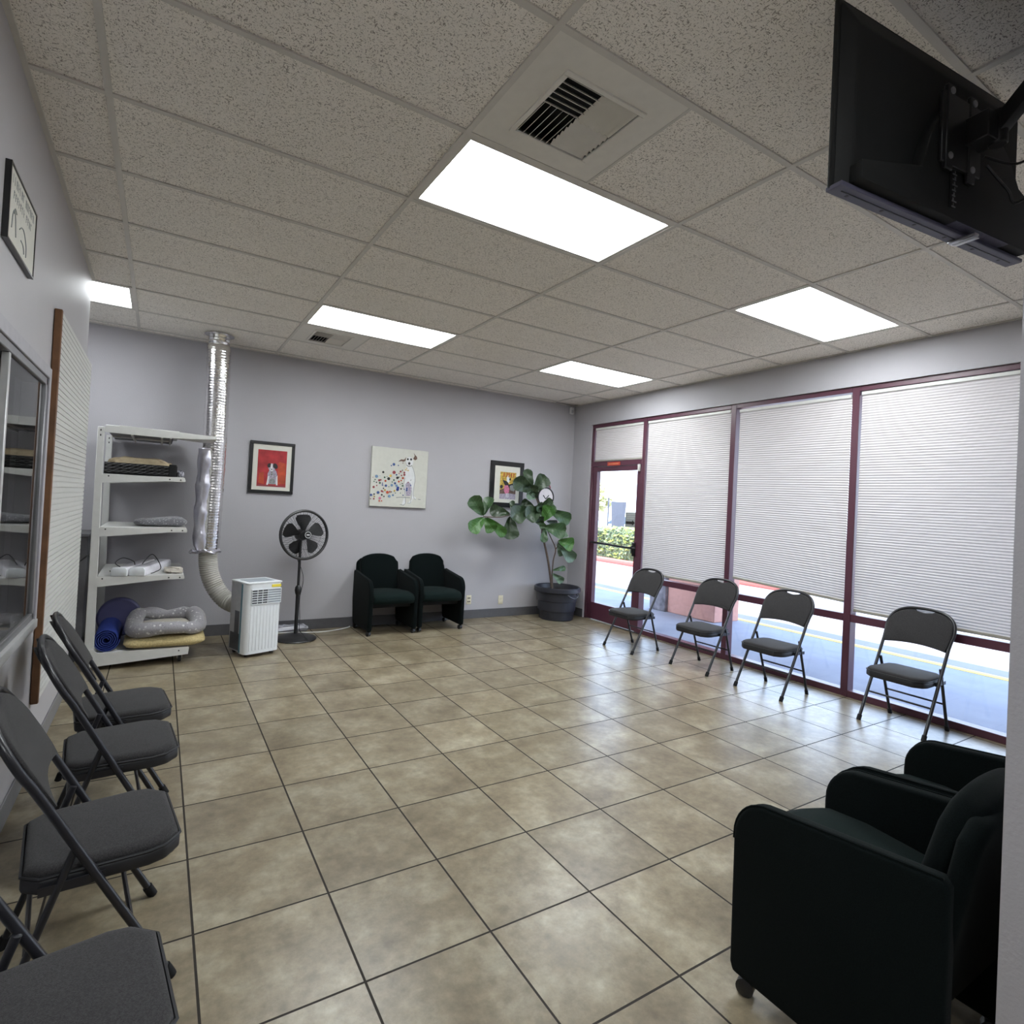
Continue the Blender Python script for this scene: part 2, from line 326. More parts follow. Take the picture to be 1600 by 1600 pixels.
MT['hedge_low'] = mat('hedge_leaves', (0.20, 0.24, 0.13), 0.9, noise=0.6, nscale=12)
MT['treeleaf'] = mat('tree_leaf', (0.75, 0.72, 0.42), 0.9, noise=0.3)
MT['car'] = mat('car_paint', (0.42, 0.60, 0.64), 0.25)
MT['car_dk'] = mat('car_glass', (0.08, 0.11, 0.14), 0.1)
MT['car_wh'] = mat('car_paint_white', (0.7, 0.72, 0.76), 0.25)
MT['sign_grey'] = mat('grey_sign', (0.42, 0.42, 0.44), 0.6)
MT['post_grey'] = mat('grey_pillar', (0.15, 0.145, 0.16), 0.7)
MT['stick_red'] = mat('red_sticker', (0.45, 0.06, 0.04), 0.6)
MT['stick_or'] = mat('orange_letters', (0.65, 0.25, 0.12), 0.6)
MT['lamp'] = mat('lamp_diffuser', (0.9, 0.95, 1.0), 0.4, emit=(0.93, 0.98, 1.0), es=LAMP)
MT['lamp_dim'] = mat('lamp_diffuser_dim', (0.9, 0.95, 1.0), 0.4, emit=(0.93, 0.98, 1.0), es=LAMP*0.5)
MT['screw'] = mat('dark_screw', (0.02, 0.02, 0.02), 0.5)

# ------------------------------------------------------------------ geometry helpers
def BM(): return bmesh.new()
def box(bm, x0, x1, y0, y1, z0, z1, mx=None, mi=0):
    vs = [bm.verts.new(p) for p in ((x0,y0,z0),(x1,y0,z0),(x1,y1,z0),(x0,y1,z0),(x0,y0,z1),(x1,y0,z1),(x1,y1,z1),(x0,y1,z1))]
    for f in ((0,3,2,1),(4,5,6,7),(0,1,5,4),(1,2,6,5),(2,3,7,6),(3,0,4,7)):
        fc = bm.faces.new([vs[i] for i in f]); fc.material_index = mi
    if mx is not None: bmesh.ops.transform(bm, matrix=mx, verts=vs)
    return vs
def smooth_path(pts, n=6):
    P = [Vector(p) for p in pts]
    if len(P) < 3: return P
    out = []
    for i in range(len(P)-1):
        p0 = P[max(i-1,0)]; p1 = P[i]; p2 = P[i+1]; p3 = P[min(i+2,len(P)-1)]
        for k in range(n):
            t = k/n
            out.append(0.5*((2*p1)+(-p0+p2)*t+(2*p0-5*p1+4*p2-p3)*t*t+(-p0+3*p1-3*p2+p3)*t**3))
    out.append(P[-1]); return out
def tube(bm, pts, r, seg=8, closed=False, mi=0, cap=True):
    P = [Vector(p) for p in pts]; n = len(P)
    rs = r if isinstance(r, (list, tuple)) else [r]*n
    rings = []; prev = None
    for i in range(n):
        if closed: t = (P[(i+1)%n]-P[i-1])
        else: t = P[min(i+1,n-1)]-P[max(i-1,0)]
        t.normalize()
        if prev is None:
            a = Vector((0,0,1)) if abs(t.z) < 0.9 else Vector((1,0,0))
            u = t.cross(a).normalized()
        else:
            u = (prev - t*prev.dot(t))
            u = u.normalized() if u.length > 1e-6 else t.orthogonal().normalized()
        prev = u; v = t.cross(u)
        rings.append([bm.verts.new(P[i]+(u*math.cos(2*PI*k/seg)+v*math.sin(2*PI*k/seg))*rs[i]) for k in range(seg)])
    m = n if closed else n-1
    for i in range(m):
        a, b = rings[i], rings[(i+1)%n]
        for k in range(seg):
            f = bm.faces.new((a[k], a[(k+1)%seg], b[(k+1)%seg], b[k])); f.material_index = mi
    if cap and not closed:
        for rg, rev in ((rings[0], True), (rings[-1], False)):
            f = bm.faces.new(rg[::-1] if rev else rg); f.material_index = mi
    return [v for rg in rings for v in rg]
def lathe(bm, prof, seg=24, c=(0,0,0), mx=None, mi=0):
    rings = []; allv = []
    for r, z in prof:
        if r < 1e-5: rg = [bm.verts.new((c[0], c[1], c[2]+z))]
        else: rg = [bm.verts.new((c[0]+r*math.cos(2*PI*k/seg), c[1]+r*math.sin(2*PI*k/seg), c[2]+z)) for k in range(seg)]
        rings.append(rg); allv += rg
    for a, b in zip(rings, rings[1:]):
        for k in range(seg):
            q = []
            for v in (a[k%len(a)], a[(k+1)%len(a)], b[(k+1)%len(b)], b[k%len(b)]):
                if v not in q: q.append(v)
            if len(q) > 2:
                f = bm.faces.new(q); f.material_index = mi
    for rg, rev in ((rings[0], True), (rings[-1], False)):
        if len(rg) > 2: bm.faces.new(rg[::-1] if rev else rg).material_index = mi
    if mx is not None: bmesh.ops.transform(bm, matrix=mx, verts=allv)
    return allv
def prism(bm, out, a0, a1, plane='xz', mx=None, mi=0):
    """outline (u,v) in plane, extruded along the third axis from a0 to a1"""
    def P(u, v, a):
        return {'xz': (u, a, v), 'yz': (a, u, v), 'xy': (u, v, a)}[plane]
    A = [bm.verts.new(P(u, v, a0)) for u, v in out]; B = [bm.verts.new(P(u, v, a1)) for u, v in out]
    n = len(out)
    fs = [bm.faces.new(A), bm.faces.new(B[::-1])]
    for i in range(n): fs.append(bm.faces.new((A[i], B[i], B[(i+1)%n], A[(i+1)%n])))
    for f in fs: f.material_index = mi
    if mx is not None: bmesh.ops.transform(bm, matrix=mx, verts=A+B)
    return A+B
def bevel(bm, w=0.004, seg=2, ang=30):
    bmesh.ops.recalc_face_normals(bm, faces=bm.faces)
    es = [e for e in bm.edges if len(e.link_faces) == 2 and e.calc_face_angle(0) > math.radians(ang)]
    if es: bmesh.ops.bevel(bm, geom=es, offset=w, segments=seg, profile=0.5, affect='EDGES', clamp_overlap=True)
    return bm
def obj(name, bm, m, parent=None, w=False, smooth=True, recalc=True, ang=38):
    if recalc: bmesh.ops.recalc_face_normals(bm, faces=bm.faces)
    if parent is not None and w:
        bmesh.ops.transform(bm, matrix=parent.matrix_basis.inverted() if parent.parent is None else (parent.parent.matrix_basis @ parent.matrix_basis).inverted(), verts=bm.verts)
    me = bpy.data.meshes.new(name); bm.to_mesh(me); bm.free()
    for mm in (m if isinstance(m, (list, tuple)) else [m]): me.materials.append(MT[mm] if isinstance(mm, str) else mm)
    if smooth and me.polygons:
        me.polygons.foreach_set('use_smooth', [True]*len(me.polygons))
        me.set_sharp_from_angle(angle=math.radians(ang))
    o = bpy.data.objects.new(name, me); COL.objects.link(o)
    if parent is not None: o.parent = parent
    return o
def tag(o, label, cat, group=None, kind=None):
    o['label'] = label; o['category'] = cat
    if group: o['group'] = group
    if kind: o['kind'] = kind
    return o
def thing(name, label, cat, loc=(0,0,0), rz=0, group=None):
    o = bpy.data.objects.new(name, None); COL.objects.link(o); o.empty_display_size = 0.1
    o.location = loc; o.rotation_euler = (0, 0, rz)
    o.matrix_basis = Matrix.Translation(loc) @ Matrix.Rotation(rz, 4, 'Z')
    return tag(o, label, cat, group)
def struct(name, bm, m, parent=None, **k):
    o = obj(name, bm, m, parent, **k)
    if parent is None: o['kind'] = 'structure'
    return o
def struct_empty(name, loc=(0,0,0)):
    o = bpy.data.objects.new(name, None); COL.objects.link(o); o.location = loc
    o.matrix_basis = Matrix.Translation(loc); o['kind'] = 'structure'; return o
def dup(root, loc, rz, label=None, group=None):
    r = root.copy(); COL.objects.link(r); r.location = loc; r.rotation_euler = (0, 0, rz)
    if label: r['label'] = label
    if group: r['group'] = group
    for ch in list(root.children):
        c = ch.copy(); COL.objects.link(c); c.parent = r
        for g in ch.children:
            d = g.copy(); COL.objects.link(d); d.parent = c
    return r
def ell(cx, cy, rx, ry, n=16, a0=0, a1=2*PI, rot=0):
    o = []
    for k in range(n):
        t = a0+(a1-a0)*k/n; x = rx*math.cos(t); y = ry*math.sin(t)
        o.append((cx+x*math.cos(rot)-y*math.sin(rot), cy+x*math.sin(rot)+y*math.cos(rot)))
    return o

# ================================================================== ROOM SHELL
XL, XR, YB, CE = -1.475, 4.07, 4.994, 2.957
T2, T4 = 0.6096, 1.2192
bm = BM(); box(bm, -4.2, 4.20, -4.2, 5.1, -0.10, 0.0); struct('floor', bm, 'floor')

# ceiling tiles on their grid, cells left free where a lamp or vent sits
LIGHTS = [(0, 1), (2, 1), (0, 5), (2, 5), (-2, 6), (-1, -4), (1, -4)]  # the unseen rear left panel is added to brighten the left wall
VENT_CELL = (0, 0)
bm = BM()
def ceil_cell(x0, x1, y0, y1):
    x0 = max(x0, -3.6); x1 = min(x1, XR+0.05); y1 = min(y1, YB+0.02)
    if x1-x0 < 0.03 or y1-y0 < 0.03: return
    box(bm, x0+0.004, x1-0.004, y0+0.004, y1-0.004, CE+0.004, CE+0.02)
for u in range(-3, 4):
    for r in range(-7, 9):
        if (u, r) in LIGHTS: continue
        x0, x1, y0, y1 = u*T4, (u+1)*T4, r*T2, (r+1)*T2
        if (u, r) == VENT_CELL: x0 += T2
        if (u, r) == (0, 7): pass
        if (u, r) == (0, 6): x0 += T2
        if (u, r) == (3, 8): continue            # the missing sliver in the far corner
        ceil_cell(x0, x1, y0, y1)
box(bm, 3.66, 4.0, 4.885, 4.93, CE+0.004, CE+0.02)
struct('ceiling', bm, 'ceil', smooth=False)
bm = BM()
for u in range(-2, 4): box(bm, u*T4-0.012, u*T4+0.012, -4.2, YB, CE-0.003, CE+0.004)
for r in range(-6, 9): box(bm, -3.6, XR, r*T2-0.012, r*T2+0.012, CE-0.0025, CE+0.0035)
box(bm, -3.6, XR, YB-0.022, YB, CE-0.004, CE+0.003)
box(bm, XR-0.022, XR, -0.96, YB, CE-0.004, CE+0.003)
box(bm, XL, XL+0.02, -4.2, 3.66, CE-0.004, CE+0.003)
box(bm, 0.6096-0.006, 0.6096+0.006, 0.0, T2, CE-0.002, CE+0.004)
box(bm, 0.6096-0.006, 0.6096+0.006, 6*T2, 7*T2, CE-0.002, CE+0.004)
struct('trim_1', bm, 'grid', smooth=False)
bm = BM(); box(bm, -3.7, 4.3, -4.3, 5.2, 3.30, 3.4); struct('trim_2', bm, 'dark', smooth=False)   # roof deck over the plenum

# walls
bm = BM(); box(bm, -3.6, 4.3, YB, YB+0.12, 0, 3.3); struct('wall_back', bm, 'wall', smooth=False)
bm = BM()
WY0, WY1, WZ0, WZ1 = 0.10, 2.115, 0.80, 1.985
box(bm, XL-0.12, XL, -4.2, WY0, 0, 3.3); box(bm, XL-0.12, XL, WY1, 3.64, 0, 3.3)
box(bm, XL-0.12, XL, WY0, WY1, 0, WZ0); box(bm, XL-0.12, XL, WY0, WY1, WZ1, 3.3)
struct('wall_left', bm, 'wall_satin', smooth=False)
bm = BM(); box(bm, -3.6, XL-0.12, 3.54, 3.64, 0, 3.3); box(bm, -3.72, -3.6, -4.2, YB+0.12, 0, 3.3); struct('wall_alcove', bm, 'wall', smooth=False)
bm = BM(); box(bm, -3.6, 4.2, -4.32, -4.2, 0, 3.3); struct('wall_rear', bm, 'wall', smooth=False)
HZ = 2.655
bm = BM()
box(bm, XR, XR+0.13, 4.615, YB, 0, 3.3); box(bm, XR, XR+0.13, -0.12, 4.615, HZ, 3.3); box(bm, XR, XR+0.13, -4.2, -0.12, 0, 3.3)
struct('wall_right', bm, 'wall', smooth=False)
bm = BM(); box(bm, 0.565, XR, -1.10, -0.96, 0, 3.3); struct('wall_near', bm, 'wall', smooth=False)

# baseboards
bm = BM(); box(bm, -3.6, XR, YB-0.008, YB, 0, 0.112); bevel(bm, 0.002, 1); struct('baseboard_back', bm, 'base')
bm = BM(); box(bm, XL, XL+0.008, -4.2, 3.64, 0, 0.112); bevel(bm, 0.002, 1); struct('baseboard_left', bm, 'base_lt')
bm = BM(); box(bm, XR-0.008, XR, 4.615, YB-0.009, 0, 0.112); bevel(bm, 0.002, 1); struct('baseboard_right', bm, 'base')
bm = BM(); box(bm, 0.557, XR, -0.96, -0.952, 0, 0.10); bevel(bm, 0.002, 1); struct('baseboard_near', bm, 'base')

# ------------------------------------------------------------------ storefront
FX0, FX1 = 4.095, 4.19        # frame depth
GX = 4.15
def framed(name, y0, y1, z0, z1, panes, bars):
    e = struct_empty(name, (FX0, (y0+y1)/2, z0))
    b = BM()
    for q in bars: box(b, FX0, FX1, *q)
    bevel(b, 0.003, 1); obj('window_frame', b, 'maroon', e, w=True)
    for q in panes:
        b = BM(); box(b, GX-0.003, GX+0.003, *q); obj('window_pane', b, 'glass', e, w=True, smooth=False)
    return e
M0, M1, M2 = 3.63, 2.37, 1.16      # mullion centres
h = 0.03
framed('window_2', 3.66, 4.615, 2.09, HZ, [(3.67, 4.585, 2.14, 2.61)],
       [(3.655, 4.615, 2.61, HZ), (3.655, 4.615, 2.075, 2.14), (4.575, 4.615, 2.14, 2.61)])
framed('window_3', M1, M0, 0, HZ, [(M1+h, M0-h, 0.70, 2.61), (M1+h, M0-h, 0.055, 0.64)],
       [(M1+h, M0-h, 2.61, HZ), (M1+h, M0-h, 0.635, 0.70), (M1+h, M0-h, 0.0, 0.055), (M0-h, M0+0.025, 0, HZ)])
framed('window_4', M2, M1, 0, HZ, [(M2+h, M1-h, 0.70, 2.61), (M2+h, M1-h, 0.055, 0.64)],
       [(M2+h, M1-h, 2.61, HZ), (M2+h, M1-h, 0.635, 0.70), (M2+h, M1-h, 0.0, 0.055), (M1-h, M1+h, 0, HZ)])
framed('window_5', -0.12, M2, 0, HZ, [(-0.07, M2-h, 0.70, 2.61), (-0.07, M2-h, 0.055, 0.64)],
       [(-0.07, M2-h, 2.61, HZ), (-0.07, M2-h, 0.635, 0.70), (-0.07, M2-h, 0.0, 0.055), (M2-h, M2+h, 0, HZ), (-0.12, -0.07, 0, HZ)])
# door
d = struct_empty('door_1', (FX0, 4.14, 0))
b = BM()
box(b, FX0, FX1, 4.575, 4.615, 0, 2.075)                      # jamb
box(b, FX0+0.01, FX1-0.02, 4.49, 4.572, 0.01, 2.07); box(b, FX0+0.01, FX1-0.02, 3.66, 3.735, 0.01, 2.07)
box(b, FX0+0.01, FX1-0.02, 3.735, 4.49, 2.01, 2.07); box(b, FX0+0.01, FX1-0.02, 3.735, 4.49, 0.01, 0.235)
bevel(b, 0.003, 1); obj('door_frame', b, 'maroon', d, w=True)
b = BM(); box(b, GX-0.003, GX+0.003, 3.735, 4.49, 0.235, 2.01); obj('door_pane', b, 'glass', d, w=True, smooth=False)
b = BM(); tube(b, [(4.085, 4.53, 1.045), (4.06, 4.50, 1.045), (4.055, 4.40, 1.045), (4.055, 3.83, 1.03), (4.06, 3.72, 1.03), (4.09, 3.70, 1.03)], 0.014, 8); obj('push_bar', b, 'black', d, w=True)
b = BM(); box(b, 4.07, 4.105, 3.70, 3.735, 0.93, 1.10); bevel(b, 0.006); tube(b, [(4.07, 3.718, 1.06), (4.045, 3.718, 1.05), (4.045, 3.718, 0.97), (4.07, 3.718, 0.96)], 0.008); obj('door_lock', b, 'black', d, w=True)
b = BM(); box(b, 4.07, 4.10, 3.67, 3.70, 1.99, 2.08); bevel(b, 0.006); obj('door_contact', b, 'white_metal', d, w=True)
b = BM(); box(b, 4.082, 4.094, 4.03, 4.27, 2.075, 2.125); bevel(b, 0.003, 1)
for i in range(9): box(b, 4.0805, 4.083, 4.06+0.021*i, 4.072+0.021*i, 2.092, 2.108, mi=1)
s = obj('door_sticker', b, ['stick_red', 'stick_or'], d, w=True); s['label'] = 'small red sticker with an illegible orange line of print'
# sign with arrow standing on the door glass
sg = thing('arrow_sign', 'grey paper sign with a black arrow pointing right, taped to the door glass', 'sign', (4.156, 3.85, 1.29))
b = BM(); box(b, 4.1545, 4.157, 3.742, 3.955, 1.285, 1.475); obj('sign_panel', b, 'sign_grey', sg, w=True)
b = BM()
prism(b, [(3.945, 1.325), (3.945, 1.358), (3.83, 1.358), (3.83, 1.378), (3.785, 1.342), (3.83, 1.305), (3.83, 1.325)], 4.1525, 4.1542, 'yz')
obj('arrow', b, 'ink', sg, w=True)
b = BM()
for z, y0, y1 in ((1.445, 3.77, 3.93), (1.42, 3.77, 3.93), (1.395, 3.80, 3.93)): box(b, 4.1530, 4.1542, y0, y1, z, z+0.007)
obj('print_lines', b, 'offwhite', sg, w=True)

# blinds: pleated fabric
def blind(name, y0, y1, z0l, z0r, z1, label):
    """z0l bottom at y1 (far end), z0r bottom at y0 (near end)"""
    t = thing(name, label, 'blind', (4.135, (y0+y1)/2, z1), 0, 'pleated window blinds')
    pit = 0.022; n = int((z1-0.03-min(z0l, z0r)-0.02)/pit)
    b = BM(); prev = None; cols = 14
    for i in range(2*n+1):
        f = i/(2*n); row = []
        for k in range(cols+1):
            y = y1+(y0-y1)*k/cols; zb = z0l+(z0r-z0l)*k/cols+0.02
            z = (z1-0.03)+(zb-(z1-0.03))*f
            x = 4.118+(0.0045 if i % 2 else 0)
            row.append(b.verts.new((x, y, z)))
        if prev:
            for k in range(cols): b.faces.new((prev[k], prev[k+1], row[k+1], row[k]))
        prev = row
    obj('fabric', b, 'blind', t, w=True, smooth=False, recalc=False)
    b = BM(); box(b, 4.105, 4.14, y0, y1, z1-0.03, z1); bevel(b, 0.003, 1); obj('head_rail', b, 'white_metal', t, w=True)
    b = BM()
    A = [(4.110, y1, z0l), (4.134, y1, z0l), (4.134, y1, z0l+0.024), (4.110, y1, z0l+0.024)]; B_ = [(4.110, y0, z0r), (4.134, y0, z0r), (4.134, y0, z0r+0.024), (4.110, y0, z0r+0.024)]
    va = [b.verts.new(p) for p in A]; vb = [b.verts.new(p) for p in B_]
    b.faces.new(va); b.faces.new(vb[::-1])
    for i in range(4): b.faces.new((va[i], vb[i], vb[(i+1)%4], va[(i+1)%4]))
    bevel(b, 0.004, 1); obj('bottom_rail', b, 'olive', t, w=True)
blind('window_blind', 3.67, 4.565, 2.143, 2.143, 2.607, 'short beige pleated blind above the glass door')
blind('window_blind', M1+h+0.012, M0-h-0.01, 0.735, 0.735, 2.607, 'tall pleated blind between the door and the next mullion, above the two farthest folding chairs')
blind('window_blind', M2+h+0.012, M1-h-0.03, 0.845, 0.790, 2.595, 'middle of the three tall pleated blinds, ending higher than its neighbours')
blind('window_blind', -0.065, M2-h-0.01, 0.725, 0.715, 2.607, 'widest pleated blind nearest the wall end, above the nearest window folding chair')

# ------------------------------------------------------------------ outside
bm = BM(); box(bm, 4.20, 6.45, -4, 16, -0.16, -0.04); tag(obj('pavement', bm, 'concrete'), 'shaded grey concrete walkway outside the shop windows', 'pavement', kind='structure')
bm = BM(); box(bm, 6.45, 6.60, -4, 20, -0.18, -0.035); bevel(bm, 0.01, 2); tag(obj('kerb', bm, 'ykerb'), 'yellow painted kerb between the walkway and the car park', 'kerb', kind='structure')
bm = BM(); box(bm, 6.60, 60, -25, 70, -0.30, -0.10); tag(obj('car_park', bm, 'asphalt'), 'sunlit asphalt of the car park outside the windows', 'car park', kind='structure')
bm = BM(); box(bm, 4.2, 6.3, -6, 16, 2.95, 3.35); tag(obj('canopy', bm, 'stucco_lt'), 'beige stucco canopy over the walkway outside', 'canopy', kind='structure')
bm = BM(); box(bm, 10.9, 11.15, 6, 16, -0.10, 0.03); bevel(bm, 0.02, 2); tag(obj('kerb', bm, 'rkerb'), 'red painted kerb in front of the hedge seen through the door', 'kerb')
t = thing('entrance_pillar', 'pink stucco pillar on a dark stone base outside, behind the far folding chairs', 'pillar', (6.2, 4.5, -0.04))
bm = BM(); box(bm, 5.85, 6.4, 3.85, 4.72, -0.04, 2.95); bevel(bm, 0.01, 1); obj('shaft', bm, 'stucco', t, w=True)
bm = BM(); box(bm, 5.80, 6.42, 4.72, 5.05, -0.04, 1.0); bevel(bm, 0.02, 2); obj('stone_base', bm, 'stone', t, w=True)
# hedge
def leafy(name, label, cat, cx, cy_, sx, sy, z0, z1, m, n, seedv, size=0.09, kind='stuff', core=None):
    rnd = random.Random(seedv); b = BM()
    for i in range(n):
        while True:
            a = Vector((rnd.uniform(-1, 1), rnd.uniform(-1, 1), rnd.uniform(-1, 1)))
            if max(abs(a.x), abs(a.y), abs(a.z)) > 0.72 if core == 'box' else 0.5 < a.length < 1: break
        p = Vector((cx+a.x*sx, cy_+a.y*sy, (z0+z1)/2+a.z*(z1-z0)/2))
        u = Vector((rnd.gauss(0,1), rnd.gauss(0,1), rnd.gauss(0,1))).normalized(); v = u.orthogonal().normalized()
        s = size*rnd.uniform(0.6, 1.3)
        q = [b.verts.new(p+u*s), b.verts.new(p+v*s*0.5), b.verts.new(p-u*s), b.verts.new(p-v*s*0.5)]
        f = b.faces.new(q); f.material_index = rnd.randint(0, 1) if isinstance(m, list) and len(m) > 1 else 0
    o = obj(name, b, m, smooth=False, recalc=False); tag(o, label, cat)
    return o
hd = thing('hedge', 'clipped green hedge beyond the red kerb, seen through the door', 'hedge', (12.0, 11.8, 0))
def leafpart(name, par, **k):
    o = leafy(name, '', '', **k)
    del o['label']; del o['category']
    o.parent = par; o.matrix_parent_inverse = par.matrix_basis.inverted(); return o
bm = BM(); box(bm, 11.4, 12.6, 9.2, 13.05, -0.10, 0.84); bevel(bm, 0.08, 2); obj('branches', bm, 'hedge_low', hd, w=True)
leafpart('foliage', hd, cx=12.0, cy_=11.1, sx=0.7, sy=2.05, z0=0.02, z1=0.98, m=['hedge', 'hedge_low'], n=5200, seedv=3, size=0.08, core='box')
# trees far away
def tree(x, y, hgt, rad, seedv, label):
    t = thing('tree', label, 'tree', (x, y, -0.1), 0, 'pale trees beyond the car park')
    b = BM(); tube(b, [(x, y, -0.1), (x+0.1, y, hgt*0.5), (x, y+0.1, hgt*0.75)], [0.16, 0.12, 0.07], 8); obj('trunk', b, 'stem', t, w=True)
    leafpart('crown', t, cx=x, cy_=y, sx=rad, sy=rad, z0=hgt*0.35, z1=hgt, m=['treeleaf'], n=1800, seedv=seedv, size=0.22)
tree(23, 27.5, 3.6, 1.9, 11, 'pale yellow-green tree seen through the door, left of the sign')
tree(29.5, 24.0, 3.0, 1.7, 12, 'pale yellow-green tree seen through the door, above the arrow sign')
# tapered pillar sign and small lamp bracket outside
t = thing('tapered_pillar', 'grey tapered pillar standing behind the hedge outside the door', 'pillar', (13.3, 13.9, -0.1))
bm = BM(); prism(bm, [(-0.17, 0), (0.17, 0), (0.27, 1.95), (-0.27, 1.95)], -0.15, 0.15, 'xz', Matrix.Translation((13.3, 13.9, -0.1)) @ Matrix.Rotation(-0.75, 4, 'Z')); bevel(bm, 0.01, 1); obj('pillar_shaft', bm, 'post_grey', t, w=True)
t = thing('lamp_post', 'dark angular lamp on a thin post beyond the hedge, left of the tapered pillar', 'lamp', (13.75, 14.95, -0.1))
bm = BM(); tube(bm, [(13.75, 14.95, -0.1), (13.75, 14.95, 2.0)], 0.03, 8); obj('post', bm, 'post_grey', t, w=True)
bm = BM(); prism(bm, [(-0.16, 0.0), (0.18, 0.05), (0.10, 0.14), (0.0, 0.16), (-0.06, 0.42), (-0.16, 0.38)], -0.08, 0.08, 'xz', Matrix.Translation((13.75, 14.95, 1.98)) @ Matrix.Rotation(-0.75, 4, 'Z')); obj('lamp_head', bm, 'sign_grey', t, w=True)
def car(x, y, rz, paint, label):
    t = thing('car', label, 'car', (x, y, -0.1), rz, 'parked cars')
    b = BM(); prism(b, [(-2.1, 0.30), (2.1, 0.30), (2.15, 0.7), (1.9, 0.85), (1.2, 0.92), (0.6, 1.38), (-0.9, 1.42), (-1.6, 1.0), (-2.1, 0.9)], -0.85, 0.85); bevel(b, 0.08, 3); obj('body', b, paint, t)
    b = BM(); prism(b, [(1.08, 0.95), (0.55, 1.33), (-0.88, 1.37), (-1.45, 1.0)], -0.87, 0.87); obj('side_windows', b, 'car_dk', t)
    for sx in (-1.3, 1.35):
        for sy in (-0.8, 0.8):
            b = BM(); lathe(b, [(0, -0.1), (0.2, -0.1), (0.32, -0.08), (0.32, 0.08), (0.2, 0.1), (0, 0.1)], 18, mx=Matrix.Translation((sx, sy, 0.32)) @ Matrix.Rotation(PI/2, 4, 'X')); obj('wheel', b, 'black_rough', t)
car(14.9, 18.6, 1.2, 'car', 'light blue car parked beyond the hedge, at the left of the door glass')
car(20.5, 20.5, 1.9, 'car_wh', 'white car parked far off between the tapered pillar and the arrow sign')

# ================================================================== CEILING FIXTURES
def panel_light(u, r, label, m='lamp'):
    x0, x1, y0, y1 = u*T4+0.012, (u+1)*T4-0.012, r*T2+0.012, (r+1)*T2-0.012
    t = thing('ceiling_light', label, 'ceiling light', ((x0+x1)/2, (y0+y1)/2, CE), 0, 'recessed fluorescent ceiling panels')
    b = BM(); f = 0.022
    for q in ((x0, x1, y0, y0+f), (x0, x1, y1-f, y1), (x0, x0+f, y0+f, y1-f), (x1-f, x1, y0+f, y1-f)): box(b, *q, CE-0.001, CE+0.05)
    obj('light_frame', b, 'grid', t, w=True, smooth=False)
    b = BM(); box(b, x0+f, x1-f, y0+f, y1-f, CE+0.012, CE+0.018); obj('diffuser', b, m, t, w=True, smooth=False)
    return t
LB = {(0,1): 'large bright ceiling panel beside the nearer square air vent', (2,1): 'ceiling panel near the window wall, nearest the television',
      (0,5): 'long ceiling panel next to the small far air vent', (2,5): 'farthest ceiling panel, close to the back corner above the door',
      (-2,6): 'ceiling panel cut off by the left wall edge, above the slatted board', (-1,-4): 'unseen ceiling panel added behind the camera to brighten the left wall', (1,-4): 'ceiling panel behind the camera on the right'}
for k in LIGHTS:
    panel_light(*k, LB[k], 'lamp_dim' if k == (-2, 6) else 'lamp')
def air_vent(x0, y0, L, W, ox, oy, lw, ll, label):
    """square panel x0..x0+L with a grille of four louvre fields from (ox,oy) sized lw x ll"""
    t = thing('air_vent', label, 'air vent', (x0+L/2, y0+W/2, CE), 0)
    b = BM(); xa, xb, ya, yb = ox, ox+lw, oy, oy+ll
    for q in ((x0, x0+L, y0, ya), (x0, x0+L, yb, y0+W), (x0, xa, ya, yb), (xb, x0+L, ya, yb)): box(b, *q, CE+0.000, CE+0.01)
    obj('vent_panel', b, 'vent', t, w=True, smooth=False)
    b = BM(); f = 0.020
    for q in ((xa-f, xb+f, ya-f, ya), (xa-f, xb+f, yb, yb+f), (xa-f, xa, ya, yb), (xb, xb+f, ya, yb)): box(b, *q, CE-0.006, CE+0.002)
    bevel(b, 0.002, 1); obj('grille_frame', b, 'vent', t, w=True)
    b = BM(); box(b, xa, xb, ya, yb, CE+0.06, CE+0.065); box(b, xa-0.004, xa, ya, yb, CE+0.002, CE+0.06); box(b, xb, xb+0.004, ya, yb, CE+0.002, CE+0.06); box(b, xa, xb, ya-0.004, ya, CE+0.002, CE+0.06); box(b, xa, xb, yb, yb+0.004, CE+0.002, CE+0.06)
    obj('duct_box', b, 'dark', t, w=True, smooth=False)
    mx_, my_ = (xa+xb)/2, (ya+yb)/2; n = 6
    def slats(qx0, qx1, qy0, qy1, axis, tilt):
        b = BM()
        for i in range(n):
            if axis == 'x':
                c = qy0+(qy1-qy0)*(i+0.5)/n
                box(b, -(qx1-qx0)/2, (qx1-qx0)/2, -0.013, 0.013, -0.001, 0.001, Matrix.Translation(((qx0+qx1)/2, c, CE+0.008)) @ Matrix.Rotation(tilt, 4, 'X'))
            else:
                c = qx0+(qx1-qx0)*(i+0.5)/n
                box(b, -0.013, 0.013, -(qy1-qy0)/2, (qy1-qy0)/2, -0.001, 0.001, Matrix.Translation((c, (qy0+qy1)/2, CE+0.008)) @ Matrix.Rotation(tilt, 4, 'Y'))
        obj('louvre_field', b, 'vent', t, w=True, smooth=False)
    slats(xa, mx_, ya, my_, 'x', 0.9); slats(mx_, xb, ya, my_, 'y', 0.55)
    slats(xa, mx_, my_, yb, 'y', -0.9); slats(mx_, xb, my_, yb, 'x', -0.55)
air_vent(0.012, 0.012, 0.592, 0.586, 0.147, 0.143, 0.335, 0.338, 'large square white air vent set in the ceiling nearest the camera')
air_vent(0.012, 6*T2+0.012, 0.592, 0.586, 0.155, 3.80, 0.315, 0.36, 'small distant air vent in the ceiling beside the long panel light')

